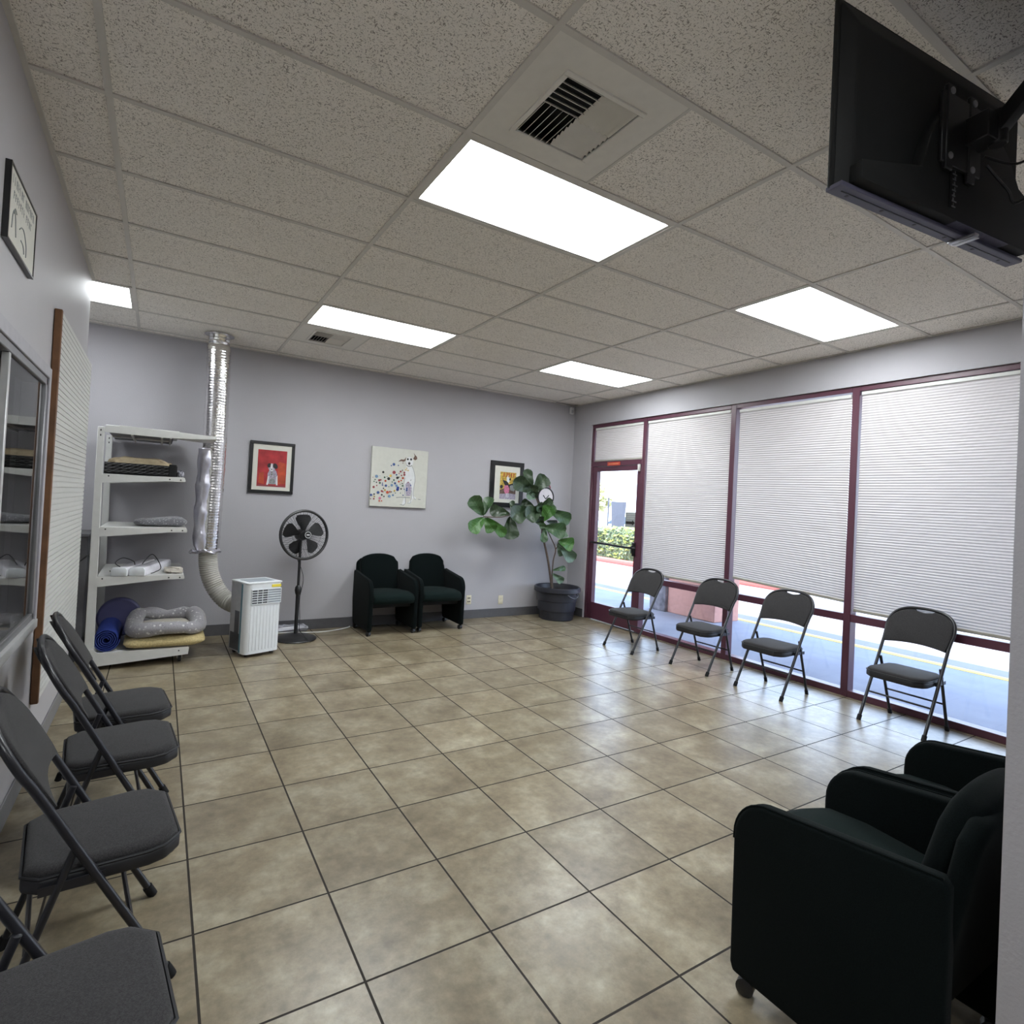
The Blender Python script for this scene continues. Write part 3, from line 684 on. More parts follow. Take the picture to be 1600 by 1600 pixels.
# ================================================================== LEFT WALL
e = struct_empty('window_1', (XL, 1.2, WZ0))
cx0, cx1 = XL, XL+0.014
bm = BM()
for q in ((WY0-0.09, WY1-0.01, WZ1-0.01, WZ1+0.045), ): box(bm, cx0, cx1, *q)
box(bm, cx0, cx1, WY1-0.01, WY1+0.030, WZ0-0.03, WZ1+0.045)
bevel(bm, 0.003, 1); obj('casing', bm, 'casing', e, w=True)
bm = BM()
for q in ((WY0, WY1, WZ1-0.045, WZ1-0.01), (WY0, WY1, WZ0, WZ0+0.035), (WY1-0.045, WY1-0.01, WZ0, WZ1), (WY0, WY0+0.035, WZ0, WZ1)): box(bm, XL-0.09, XL+0.006, *q)
bevel(bm, 0.003, 1); obj('window_frame', bm, 'alum', e, w=True)
bm = BM()
box(bm, XL-0.02, XL+0.004, 1.30, 1.325, WZ0+0.035, WZ1-0.045); box(bm, XL-0.055, XL-0.03, 1.24, 1.275, WZ0+0.035, WZ1-0.045)
bevel(bm, 0.002, 1); obj('sash_stile', bm, 'alum_lt', e, w=True)
bm = BM(); box(bm, XL-0.010, XL-0.005, 1.36, WY1-0.04, WZ0+0.035, WZ1-0.045); obj('window_pane', bm, 'glass_dark', e, w=True, smooth=False)
bm = BM(); box(bm, XL-0.02, XL+0.022, WY0, WY1+0.005, WZ0-0.04, WZ0+0.002); bevel(bm, 0.004, 2); obj('window_sill', bm, 'alum_lt', e, w=True)
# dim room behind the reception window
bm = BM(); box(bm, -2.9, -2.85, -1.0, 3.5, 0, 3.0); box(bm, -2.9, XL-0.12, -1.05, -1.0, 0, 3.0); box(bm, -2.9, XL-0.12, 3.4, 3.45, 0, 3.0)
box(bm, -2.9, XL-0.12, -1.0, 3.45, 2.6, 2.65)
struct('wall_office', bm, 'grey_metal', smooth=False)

# slatted board
t = thing('slatted_board', 'large white slatted board with a brown wooden edge on the left wall', 'board', (-1.44, 3.0, 0.35))
bm = BM(); box(bm, XL+0.002, XL+0.027, 2.215, 3.636, 0.36, 2.345)
for i in range(66):
    z = 0.375+i*0.0298
    box(bm, XL+0.027, XL+0.032, 2.217, 3.634, z, z+0.0245)
obj('panel', bm, 'board', t, w=True, smooth=False)
bm = BM(); box(bm, XL+0.002, XL+0.034, 2.185, 2.213, 0.36, 2.345); bevel(bm, 0.003, 1); obj('wooden_edge', bm, 'wood', t, w=True)

# poster with drawing
t = thing('framed_poster', 'black framed poster with faint lettering and a pale animal sketch, high on the left wall', 'poster', (XL+0.02, 1.27, 2.40))
py0, py1, pz0, pz1, pxf = 1.085, 1.54, 2.285, 2.548, XL+0.018
bm = BM()
fw = 0.008
for q in ((py0, py1, pz1-fw, pz1), (py0, py1, pz0, pz0+fw), (py0, py0+fw, pz0+fw, pz1-fw), (py1-fw, py1, pz0+fw, pz1-fw)): box(bm, XL, pxf, *q)
obj('poster_frame', bm, 'frame', t, w=True, smooth=False)
bm = BM(); box(bm, XL+0.004, pxf-0.003, py0+fw, py1-fw, pz0+fw, pz1-fw)
rnd = random.Random(4)
xq = pxf-0.003
def mark(y, z, wy, hz, mi): box(bm, xq, xq+0.0006, y, y+wy, z, z+hz, mi=mi)
for ln, (yy, zz, hh) in enumerate(((1.13, 2.492, 0.030), (1.15, 2.445, 0.028))):
    for i in range(13 if ln == 0 else 11):
        y = yy+i*0.027+(0.02 if i > 6 else 0)
        mark(y, zz, 0.004, hh, 1)
        if rnd.random() > 0.25: mark(y, zz+hh-0.005, 0.015, 0.005, 1)
        if rnd.random() > 0.35: mark(y, zz+hh/2, 0.013, 0.004, 1)
        if rnd.random() > 0.5: mark(y+0.012, zz, 0.004, hh, 1)
for pts in ([(1.14, 2.34), (1.15, 2.39), (1.17, 2.41), (1.19, 2.39), (1.20, 2.36), (1.21, 2.33)], [(1.26, 2.38), (1.30, 2.40), (1.34, 2.395), (1.38, 2.36), (1.385, 2.32)], [(1.17, 2.40), (1.18, 2.42), (1.205, 2.41)], [(1.29, 2.35), (1.33, 2.345), (1.35, 2.32)]):
    tube(bm, [(xq+0.0005, a, c) for a, c in smooth_path([Vector((p[0], p[1], 0)) for p in pts], 4) for a, c in [(a, c)]] if False else [(xq+0.0005, p.x, p.y) for p in smooth_path([Vector((q[0], q[1], 0)) for q in pts], 4)], 0.0022, 5, mi=1)
obj('poster_sheet', bm, ['paper', 'greyline'], t, w=True, smooth=False)

# ================================================================== BACK WALL PICTURES
def picture_base(name, label, x0, x1, z0, z1, fw, depth, matw=None):
    t = thing(name, label, 'picture', ((x0+x1)/2, YB-depth, z0))
    if fw:
        b = BM()
        for q in ((x0, x1, z1-fw, z1), (x0, x1, z0, z0+fw), (x0, x0+fw, z0+fw, z1-fw), (x1-fw, x1, z0+fw, z1-fw)): box(b, q[0], q[1], YB-depth, YB-0.001, q[2], q[3])
        bevel(b, 0.003, 1); obj('picture_frame', b, 'frame', t, w=True)
        b = BM(); box(b, x0+fw, x1-fw, YB-depth+0.008, YB-0.002, z0+fw, z1-fw); obj('mount_board', b, 'paper', t, w=True, smooth=False)
    return t
class Art:
    def __init__(s, x0, x1, z0, z1, y): s.x0, s.x1, s.z0, s.z1, s.y = x0, x1, z0, z1, y; s.b = BM(); s.L = 0
    def poly(s, pts, mi):
        s.L += 1; y = s.y-0.00012*s.L
        P = [s.b.verts.new((s.x0+(s.x1-s.x0)*u, y, s.z0+(s.z1-s.z0)*v)) for u, v in pts]
        f = s.b.faces.new(P); f.material_index = mi
        f.normal_update()
        if f.normal.y > 0: f.normal_flip()
    def stroke(s, pts, wd, mi):
        P = [Vector((p[0], p[1], 0)) for p in pts]; P = smooth_path(P, 4) if len(P) > 2 else P
        s.L += 1
        for a, c in zip(P, P[1:]):
            d_ = (c-a); 
            if d_.length < 1e-6: continue
            n_ = Vector((-d_.y, d_.x, 0)).normalized()*wd/2
            s.L -= 1; s.poly([(a.x+n_.x, a.y+n_.y), (a.x-n_.x, a.y-n_.y), (c.x-n_.x, c.y-n_.y), (c.x+n_.x, c.y+n_.y)], mi)
    def done(s, name, mats, t): return obj(name, s.b, mats, t, w=True, smooth=False, recalc=False)
# 1 red dog print
t = picture_base('framed_picture', 'black framed print of a seated grey dog on a red ground', -0.197, 0.250, 1.477, 2.022, 0.032, 0.028)
a = Art(-0.117, 0.172, 1.547, 1.935, YB-0.0205)
a.poly([(0,0),(1,0),(1,1),(0,1)], 0); a.poly([(0.70,0.08),(0.98,0.1),(0.97,0.66),(0.72,0.7)], 1); a.poly([(0.05,0.1),(0.25,0.06),(0.22,0.4),(0.08,0.36)], 1)
a.poly([(0.02,0.0),(0.98,0.0),(0.98,0.035),(0.02,0.05)], 5)
a.poly([(0.36,0.08),(0.70,0.08),(0.70,0.30),(0.66,0.42),(0.60,0.48),(0.42,0.46),(0.36,0.36)], 2)
a.poly([(0.33,0.05),(0.39,0.05),(0.42,0.30),(0.37,0.28)], 4); a.poly([(0.66,0.05),(0.72,0.05),(0.70,0.32),(0.66,0.28)], 4)
a.poly([(0.42,0.07),(0.63,0.07),(0.62,0.2),(0.52,0.24),(0.44,0.2)], 6)
a.poly(ell(0.49,0.53,0.12,0.11,18), 2); a.poly(ell(0.40,0.58,0.07,0.06,14,rot=0.5), 3); a.poly(ell(0.61,0.57,0.09,0.07,14,rot=-0.6), 3)
a.poly(ell(0.48,0.55,0.035,0.09,12), 4); a.poly(ell(0.49,0.47,0.05,0.045,12), 4); a.poly(ell(0.49,0.475,0.022,0.018,10), 3)
a.poly(ell(0.425,0.545,0.018,0.016,8), 3); a.poly(ell(0.55,0.545,0.018,0.016,8), 3); a.poly(ell(0.50,0.36,0.03,0.06,10), 6)
rnd = random.Random(2)
for i in range(24): a.poly(ell(rnd.uniform(0.40,0.66), rnd.uniform(0.12,0.42), rnd.uniform(0.008,0.02), rnd.uniform(0.006,0.014), 7), rnd.choice((3, 6)))
a.done('dog_print', ['red', 'orange', 'lilac', 'ink', 'offwhite', 'dkred', 'greyline'], t)
# 2 canvas
cx0_, cx1_, cz0, cz1 = 1.100, 1.805, 1.392, 2.090
t = thing('canvas_painting', 'unframed white canvas of a dog shedding coloured dots, middle of the back wall', 'painting', ((cx0_+cx1_)/2, YB-0.035, cz0))
bm = BM(); box(bm, cx0_, cx1_, YB-0.036, YB-0.001, cz0, cz1); bevel(bm, 0.003, 1); obj('stretched_canvas', bm, 'canvas', t, w=True)
a = Art(cx0_, cx1_, cz0, cz1, YB-0.0365)
def ip(X, Y): # crop pixel of the painting -> u, v
    # corners TL(165,100) TR(1430,215) BR(1360,1510) BL(75,1465)
    v = 1-(Y-100)/(1465-100); 
    xl = 165-(165-75)*(1-v); yt = 0
    for _ in range(4):
        xl = 75+(165-75)*v; xr = 1360+(1430-1360)*v
        u = (X-xl)/(xr-xl)
        top = 100+(215-100)*u; bot = 1465+(1510-1465)*u
        v = 1-(Y-top)/(bot-top)
    return (u, v)
body = [(905,560),(870,700),(880,820),(850,1000),(870,1240),(830,1330),(800,1420),(850,1450),(890,1400),(885,1300),(900,1150),(960,1100),(1020,1150),(1030,1300),(960,1370),(900,1390),(950,1410),(1010,1400),(1050,1300),(1050,1280),(1130,1310),(1130,1270),(1070,1230),(1085,1040),(1105,850),(1090,700),(1040,560)]
a.poly([ip(*p) for p in body], 0)
def dl(pts, wd=0.008, mi=1): a.stroke([ip(*p) for p in pts], wd, mi)
dl([(1035,550),(1075,640),(1105,780),(1105,900),(1080,1040),(1065,1180),(1090,1290),(1135,1300)]); dl([(880,820),(850,950),(870,1130),(880,1300),(880,1400),(820,1440),(790,1420)])
dl([(1010,1020),(1030,1180),(1010,1330),(1000,1390),(920,1390)]); dl([(670,1270),(780,1260),(990,1270)], 0.012); dl([(900,480),(930,540),(975,560),(1030,530),(1050,440)])
dl([(750,1425),(850,1445)]); dl([(1170,1300),(1240,1312)], 0.01); dl([(1000,880),(1020,860)], 0.012)
a.poly([ip(*p) for p in ell(985,450,85,110,20)], 0)
a.poly([ip(*p) for p in [(720,450),(790,400),(860,405),(905,345),(890,430),(840,455),(800,440)]], 2)
a.poly([ip(*p) for p in [(1080,250),(1115,300),(1155,340),(1160,390),(1110,420),(1065,385),(1100,320)]], 2)
for X, Y, rx, ry in ((943,395,22,25),(1018,398,24,26),(975,490,28,30)): a.poly([ip(*p) for p in ell(X,Y,rx,ry,12)], 3)
dl([(975,515),(975,550)], 0.006, 3); dl([(920,530),(975,560),(1035,535)], 0.008, 3); dl([(835,470),(825,495)], 0.012, 2)
a.poly([ip(*p) for p in [(880,960),(950,900),(1010,960),(1030,1060),(1000,1230),(900,1230)]], 7)
DOTS = [(625,515,32,5),(568,545,15,5),(725,538,14,5),(387,695,26,3),(628,698,38,8),(240,792,36,6),(548,775,28,9),(682,752,20,5),(740,720,13,8),(775,678,22,8),(815,650,13,3),(860,700,22,8),(795,765,17,8),(860,750,26,8),
 (415,812,20,10),(505,842,34,3),(700,820,30,3),(735,805,14,3),(825,825,26,11),(295,880,26,8),(330,870,18,8),(432,893,24,11),(620,872,20,10),(205,865,14,10),(182,908,14,10),(235,928,15,3),(308,940,22,10),(365,945,14,5),(365,985,17,5),(580,915,14,10),(730,905,22,11),(785,880,18,11),(645,945,26,5),(570,990,30,6),(680,1000,30,6),(440,1000,28,5),(170,1035,26,8),(238,1000,15,8),(505,1025,11,10),(710,1045,28,4),(700,1085,32,4),(760,965,10,10),(808,950,14,3),(815,1000,20,10),(780,1070,18,3),(385,1062,16,3),(345,1125,24,8),(370,1140,16,8),(470,1150,32,11),(525,1135,20,11),(560,1140,13,3),(630,1115,22,9),(265,1157,32,5),(110,1215,28,5),(178,1195,17,3),(345,1210,20,3),(512,1240,32,6),(592,1215,24,6),(393,1245,16,3),(300,1285,30,12),(168,1302,19,8),(98,1302,13,8),(288,1348,18,11),(338,1348,15,11),(180,1250,18,9),(415,1100,22,9),(650,1165,12,10),(760,1165,11,10),(890,640,16,9),(940,650,16,9),(910,600,14,9),(155,815,9,8),(310,780,9,6),(465,795,10,10),(912,1060,20,5),(905,1100,22,5),(1000,990,15,5),(850,1080,14,5),(940,920,12,8),(822,1215,15,5)]
for X, Y, r_, mi in DOTS:
    a.poly([ip(*p) for p in ell(X, Y, r_, r_*1.02, 10)], mi)
a.done('dog_and_dots', ['offwhite', 'greyline', 'brownp', 'ink', 'navy', 'blue', 'ltblue', 'lilac', 'dkred', 'ochre', 'green', 'orange', 'pink'], t)
# 3 yellow / pink dog
t = picture_base('framed_picture', 'black framed print in yellow and pink partly behind the fig leaves', 2.708, 3.225, 1.455, 2.065, 0.062, 0.028)
a = Art(2.855, 3.105, 1.565, 1.925, YB-0.0205)
a.poly([(0,0),(1,0),(1,1),(0,1)], 2); a.poly([(0,0.32),(0.25,0.4),(0.5,0.5),(1,0.38),(1,1),(0,1)], 0)
a.poly([(0,0),(1,0),(1,0.2),(0.6,0.22),(0,0.18)], 4); a.poly([(0.1,0.85),(0.2,0.7),(0.45,0.66),(0.55,0.55),(0.8,0.6),(0.95,0.45),(0.7,0.48),(0.4,0.44),(0.22,0.6)], 1)
a.poly([(0.28,0.5),(0.5,0.52),(0.62,0.36),(0.55,0.22),(0.36,0.20),(0.26,0.3)], 3); a.poly([(0.4,0.8),(0.5,0.9),(0.62,0.72),(0.55,0.6),(0.42,0.66)], 5)
a.poly([(0.62,0.5),(0.78,0.54),(0.98,0.42),(0.9,0.3),(0.66,0.34)], 6); a.poly(ell(0.62,0.74,0.06,0.05,10), 1); a.poly(ell(0.1,0.45,0.1,0.07,10), 1)
for u in (0.2, 0.38, 0.5, 0.66, 0.8): a.poly([(u,0.82),(u+0.05,0.82),(u+0.07,0.98),(u+0.01,0.98)], 7)
for u in (0.42, 0.52): a.poly([(u,0.06),(u+0.03,0.06),(u+0.04,0.22),(u,0.22)], 5)
a.done('abstract_print', ['ochre', 'ink', 'brownp', 'pink', 'lilac', 'offwhite', 'greyline', 'orange'], t)
# clock on a strap
t = thing('hanging_clock', 'round white clock with dark rim hung from a red strap behind the fig', 'clock', (3.61, YB-0.02, 1.505))
bm = BM(); lathe(bm, [(0.128, 0), (0.140, 0.004), (0.142, 0.02), (0.134, 0.03), (0.124, 0.028), (0.122, 0.012), (0.0, 0.012)], 36, mx=Matrix.Translation((3.61, YB-0.002, 1.625)) @ Matrix.Rotation(PI/2, 4, 'X')); obj('rim', bm, 'black', t, w=True)
bm = BM(); lathe(bm, [(0.122, 0.013), (0.122, 0.017), (0, 0.017)], 36, mx=Matrix.Translation((3.61, YB-0.002, 1.625)) @ Matrix.Rotation(PI/2, 4, 'X')); obj('clock_face', bm, 'clockface', t, w=True)
for an, L_ in ((0.75, 0.075), (-0.75, 0.07)):
    bm = BM(); box(bm, -0.006, 0.006, -0.002, 0, 0, L_, Matrix.Translation((3.61, YB-0.021, 1.60)) @ Matrix.Rotation(an, 4, 'Y')); obj('clock_hand', bm, 'ink', t, w=True)
bm = BM(); tube(bm, [(3.53, YB-0.018, 1.752), (3.575, YB-0.018, 1.86), (3.61, YB-0.012, 1.885), (3.64, YB-0.018, 1.86), (3.685, YB-0.018, 1.752)], 0.007, 6); obj('strap', bm, 'dkred', t, w=True)
# outlets
for i, (x, z, lab) in enumerate(((2.487, 0.243, 'ivory wall outlet with dark sockets right beside the second dark green armchair'), (2.969, 0.223, 'plain ivory wall plate between the armchairs and the plant pot'))):
    t = thing('wall_outlet', lab, 'outlet', (x, YB-0.006, z-0.06))
    bm = BM(); box(bm, x-0.036, x+0.036, YB-0.007, YB-0.001, z-0.058, z+0.058); bevel(bm, 0.003, 2); obj('cover_plate', bm, 'ivory', t, w=True)
    for zz in (z-0.022, z+0.022):
        bm = BM(); box(bm, x-0.016, x+0.016, YB-0.009, YB-0.0065, zz-0.012, zz+0.012); bevel(bm, 0.002, 1)
        if i == 0: box(bm, x-0.018, x-0.004, YB-0.011, YB-0.009, zz-0.008, zz+0.008, mi=1); box(bm, x+0.004, x+0.018, YB-0.011, YB-0.009, zz-0.008, zz+0.008, mi=1)
        obj('socket', bm, ['ivory', 'ink'], t, w=True)
# corner sensor
t = thing('motion_sensor', 'small white motion sensor high in the corner above the door', 'sensor', (3.98, YB-0.03, 2.83))
bm = BM(); box(bm, 3.955, 4.015, YB-0.045, YB-0.001, 2.83, 2.93); bevel(bm, 0.010, 3); obj('housing', bm, 'offwhite', t, w=True)
bm = BM(); box(bm, 3.965, 4.005, YB-0.049, YB-0.044, 2.845, 2.89); bevel(bm, 0.004, 2); obj('lens', bm, 'ac_grey', t, w=True)

# ================================================================== SHELF RACK
rk = thing('shelf_rack', 'white metal rolling shelf unit in the back left corner', 'shelf', (-1.05, 4.4, 0))
RX0, RX1, RY0, RY1 = -1.40, -0.77, 4.06, 4.955
for y0 in (RY0, RY1-0.04):
    bm = BM(); prism(bm, [(-1.425, 0.06), (-1.315, 0.06), (-1.365, 0.30), (-1.378, 1.935), (-1.425, 1.935)] if False else [(-1.42, 0.03), (-1.355, 0.03), (-1.375, 1.935), (-1.42, 1.935)], y0, y0+0.035); bevel(bm, 0.003, 1)
    for z in (1.86, 1.90): box(bm, -1.402, -1.394, y0-0.0012, y0+0.001, z, z+0.015, mi=1)
    obj('post', bm, ['white_metal', 'screw'], rk, w=True)
def shelf(z, x1, thick_l, thick_r, name='shelf_board'):
    s_ = BM(); box(s_, -1.37, x1, RY0+0.01, RY1-0.01, z-0.028, z); bevel(s_, 0.003, 1)
    so = obj(name, s_, 'white_metal', rk, w=True)
    for y0 in (RY0, RY1-0.02):
        b = BM(); prism(b, [(-1.375, z-0.008), (x1-0.012, z+0.006), (x1+0.005, z-0.012), (x1+0.004, z-thick_r), (x1-0.14, z-thick_r-0.004), (-1.375, z-thick_l)], y0-0.003, y0+0.003)
        for xx in (-1.33, x1-0.11, x1-0.03): lathe(b, [(0.0, 0), (0.006, 0), (0.006, 0.002), (0, 0.002)], 8, mx=Matrix.Translation((xx, y0-0.003, z-0.018)) @ Matrix.Rotation(PI/2, 4, 'X'), mi=1)
        obj('bracket', b, ['white_metal', 'screw'], so, w=True)
shelf(1.565, -0.80, 0.075, 0.032); shelf(1.140, -0.765, 0.08, 0.032); shelf(0.745, -0.765, 0.085, 0.030)
# top shelf, lying loose and reaching further out
ts = BM()
box(ts, -1.37, -0.86, RY0+0.01, RY1-0.01, 1.935, 1.955); bevel(ts, 0.003, 1)
so = obj('shelf_board', ts, 'white_metal', rk, w=True)
bm = BM(); prism(bm, [(-1.375, 1.935), (-1.18, 1.955), (-0.70, 1.928), (-0.58, 1.918), (-0.70, 1.905), (-0.95, 1.890), (-1.375, 1.893)], RY0-0.006, RY0+0.0); obj('bracket', bm, 'white_metal', so, w=True)
bm = BM(); prism(bm, [(-1.28, 1.945), (-1.28, 1.96), (-0.58, 1.94), (-0.575, 1.915), (-0.70, 1.905)], RY0+0.0, RY0+0.37); obj('tray', bm, 'white_metal', so, w=True)
bm = BM(); box(bm, -1.35, -0.90, RY0+0.004, RY1-0.05, 1.900, 1.93); obj('underside', bm, 'grey_metal', so, w=True, smooth=False)
for q in ((-1.20, -1.185), (-0.99, -0.975), (-0.925, -0.91)):
    bm = BM(); box(bm, q[0], q[1], RY0+0.02, RY1-0.06, 1.886, 1.900); obj('brace', bm, 'white_metal', so, w=True)
bm = BM(); box(bm, -1.35, -0.93, RY0+0.40, RY0+0.42, 1.886, 1.900); obj('brace', bm, 'white_metal', so, w=True)
# base deck
bm = BM(); box(bm, -1.375, -0.70, RY0+0.003, RY1-0.01, 0.09, 0.13); bevel(bm, 0.004, 1); so = obj('base_deck', bm, 'white_metal', rk, w=True)
bm = BM(); prism(bm, [(-1.42, 0.028), (-1.36, 0.030), (-0.70, 0.075), (-0.695, 0.135), (-1.33, 0.135), (-1.365, 0.17), (-1.42, 0.17)], RY0-0.008, RY0-0.001)
for xx, zz in ((-1.385, 0.13), (-0.77, 0.11)): lathe(bm, [(0.0, 0), (0.006, 0), (0.006, 0.002), (0, 0.002)], 8, mx=Matrix.Translation((xx, RY0-0.008, zz)) @ Matrix.Rotation(PI/2, 4, 'X'), mi=1)
obj('kick_plate', bm, ['white_metal', 'screw'], rk, w=True)
for cxx, cyy in ((-0.76, RY0+0.07), (-0.76, RY1-0.08), (-1.33, RY0+0.10), (-1.33, RY1-0.08)):
    bm = BM(); lathe(bm, [(0, -0.014), (0.02, -0.014), (0.033, -0.011), (0.033, 0.011), (0.02, 0.014), (0, 0.014)], 18, mx=Matrix.Translation((cxx, cyy, 0.033)) @ Matrix.Rotation(PI/2, 4, 'Y')); co = obj('caster', bm, 'black', rk, w=True)
    bm = BM(); box(bm, cxx-0.02, cxx+0.02, cyy-0.022, cyy+0.022, 0.068, 0.09); box(bm, cxx-0.02, cxx-0.016, cyy-0.016, cyy+0.016, 0.03, 0.07); box(bm, cxx+0.016, cxx+0.02, cyy-0.016, cyy+0.016, 0.03, 0.07); obj('caster_fork', bm, 'silver', co, w=True)

def cushion(b, outline, z0, z1, puff=0.4, rings=5, jit=0.0, seedv=1, cz=None):
    """pillow-like closed shape over a plan outline"""
    rnd = random.Random(seedv); n = len(outline)
    cx = sum(p[0] for p in outline)/n; cy_ = sum(p[1] for p in outline)/n; zm = (z0+z1)/2; hh = (z1-z0)/2
    lays = []
    for i in range(-rings, rings+1):
        t_ = i/rings*PI/2; s_ = math.cos(t_)**puff; z = zm+hh*math.sin(t_)
        if abs(i) == rings: lays.append([b.verts.new((cx, cy_, z))])
        else: lays.append([b.verts.new((cx+(p[0]-cx)*s_+rnd.uniform(-jit, jit), cy_+(p[1]-cy_)*s_+rnd.uniform(-jit, jit), z+rnd.uniform(-jit, jit))) for p in outline])
    for a_, c_ in zip(lays, lays[1:]):
        for k in range(n):
            q = []
            for v in (a_[k%len(a_)], a_[(k+1)%len(a_)], c_[(k+1)%len(c_)], c_[k%len(c_)]):
                if v not in q: q.append(v)
            b.faces.new(q)
def rrect(cx, cy_, w_, h_, r_, n=6):
    o = []
    for sx, sy, a0 in ((1,1,0),(-1,1,PI/2),(-1,-1,PI),(1,-1,1.5*PI)):
        for k in range(n+1):
            a_ = a0+PI/2*k/n
            o.append((cx+sx*(w_/2-r_)+r_*math.cos(a_), cy_+sy*(h_/2-r_)+r_*math.sin(a_)))
    return o
# pet beds and other things on the rack
bm = BM(); cushion(bm, rrect(-0.870, 4.29, 0.60, 0.46, 0.10), 0.131, 0.222, 0.35, 6, 0.003, 3); tag(obj('pet_cushion', bm, 'sherpa'), 'flat yellow sherpa cushion lying on the lowest deck of the rack', 'pet bed')
t = thing('pet_bed', 'grey spotted fleece pet bed with raised rim on top of the yellow cushion', 'pet bed', (-0.90, 4.28, 0.222))
bm = BM(); rnd = random.Random(5); path = []; rad = []
for k in range(28):
    a_ = 2*PI*k/28; cxx = math.copysign(abs(math.cos(a_))**0.7, math.cos(a_)); syy = math.copysign(abs(math.sin(a_))**0.7, math.sin(a_))
    lift = 0.060*max(0, syy)+0.035*max(0, syy)*max(0, -cxx)+0.012*math.sin(3*a_)
    path.append((-0.865+0.240*cxx, 4.30+0.205*syy, 0.288+lift)); rad.append(0.060+0.010*math.sin(2*a_+1)+rnd.uniform(-0.004, 0.004)-(0.016 if k in (7, 10, 4) else 0))
tube(bm, path, rad, 14, closed=True); obj('bolster', bm, 'fleece', t, w=True, ang=80)
bm = BM(); cushion(bm, rrect(-0.865, 4.30, 0.42, 0.36, 0.10), 0.224, 0.315, 0.4, 4, 0.003, 8); obj('inner_pad', bm, 'cream_fleece', t, w=True, ang=80)
# rolled blue mat
t = thing('rolled_mat', 'dark blue mat rolled up at the left end of the lowest deck', 'mat', (-1.27, 4.3, 0.13))
bm = BM(); pts = []
turns = 5
for k in range(turns*22+1):
    a_ = 2*PI*k/22; r_ = 0.020+0.0148*k/22*1.0
    pts.append((r_*math.cos(a_), r_*math.sin(a_)))
inner = [(p[0]*(1-0.007/max(0.02, math.hypot(*p))), p[1]*(1-0.007/max(0.02, math.hypot(*p)))) for p in pts]
cxr, czr = -1.282, 0.227
for y0, y1 in ((4.10, 4.62),):
    V = [[bm.verts.new((cxr+p[0], y, czr+p[1])) for p in q] for y in (y0, y1) for q in (pts, inner)]
    o0, i0, o1, i1 = V
    for k in range(len(pts)-1):
        bm.faces.new((o0[k], o0[k+1], i0[k+1], i0[k])); bm.faces.new((o1[k], i1[k], i1[k+1], o1[k+1]))
        bm.faces.new((o0[k], o1[k], o1[k+1], o0[k+1])); bm.faces.new((i0[k], i0[k+1], i1[k+1], i1[k]))
obj('mat_roll', bm, 'navy', t, w=True)
bm = BM(); lathe(bm, [(0, 0), (0.155, 0), (0.170, 0.01), (0.170, 0.06), (0.155, 0.075), (0, 0.08)], 32, mx=Matrix.Translation((-1.225, 4.70, 0.305)) @ Matrix.Rotation(PI/2, 4, 'X')); tag(obj('purple_disc', bm, 'purple'), 'round purple plastic disc standing behind the rolled blue mat', 'disc')
# heaters (white long units) on third shelf
for i, (xo, lab) in enumerate(((-1.165, 'left one of two long white plastic units with black cords on the third shelf'), (-1.043, 'right one of two long white plastic units with black cords on the third shelf'))):
    t = thing('white_appliance', lab, 'appliance', (xo, 4.26, 0.746), -0.28, 'long white units on the third shelf')
    bm = BM(); prism(bm, [(-0.056, 0.0), (0.056, 0.0), (0.056, 0.048), (0.044, 0.066), (-0.044, 0.066), (-0.056, 0.048)], -0.20, 0.50); bevel(bm, 0.006, 2); obj('appliance_body', bm, 'white_gloss', t)
    bm = BM(); prism(bm, [(-0.058, -0.0), (0.058, 0.0), (0.058, 0.050), (0.045, 0.069), (-0.045, 0.069), (-0.058, 0.050)], -0.215, -0.198); bevel(bm, 0.005, 2); obj('end_cap', bm, 'ac', t)
    bm = BM(); pp = [(0.0, -0.19, 0.072), (-0.05, -0.15, 0.10), (-0.03, -0.05, 0.13), (0.03, 0.0, 0.10), (0.05, -0.02, 0.073)] if i == 0 else [(-0.03, 0.0, 0.073), (0.02, 0.05, 0.15), (0.08, 0.0, 0.12), (0.13, -0.06, 0.05), (0.10, -0.10, 0.02), (0.075, -0.12, 0.01)]
    tube(bm, smooth_path(pp, 6), 0.0035, 6); obj('appliance_cord', bm, 'black', t)
bm = BM(); tube(bm, smooth_path([(-1.27, 4.11, 0.752), (-1.24, 4.15, 0.79), (-1.20, 4.18, 0.80), (-1.215, 4.25, 0.755), (-1.30, 4.35, 0.752)], 6), 0.0045, 6); tag(obj('power_cord', bm, 'black'), 'black cord lying left of the long white units on the third shelf', 'cord')
bm = BM(); cushion(bm, rrect(-0.838, 4.32, 0.14, 0.30, 0.05), 0.746, 0.775, 0.4, 4, 0.006, 9); tag(obj('folded_cloth', bm, 'cream_fleece'), 'pale cream cloth at the right end of the third shelf', 'cloth')
# second shelf cushion
bm = BM()
cushion(bm, rrect(-0.955, 4.37, 0.40, 0.30, 0.08), 1.142, 1.215, 0.45, 5, 0.004, 6)
for v in bm.verts: v.co.z += 0.012*math.sin((v.co.x+0.95)*14)*(1 if v.co.z > 1.17 else 0.0)
tag(obj('pet_cushion', bm, 'fleece_fine'), 'small mottled grey pet cushion on the second shelf down inside the rack', 'pet bed')
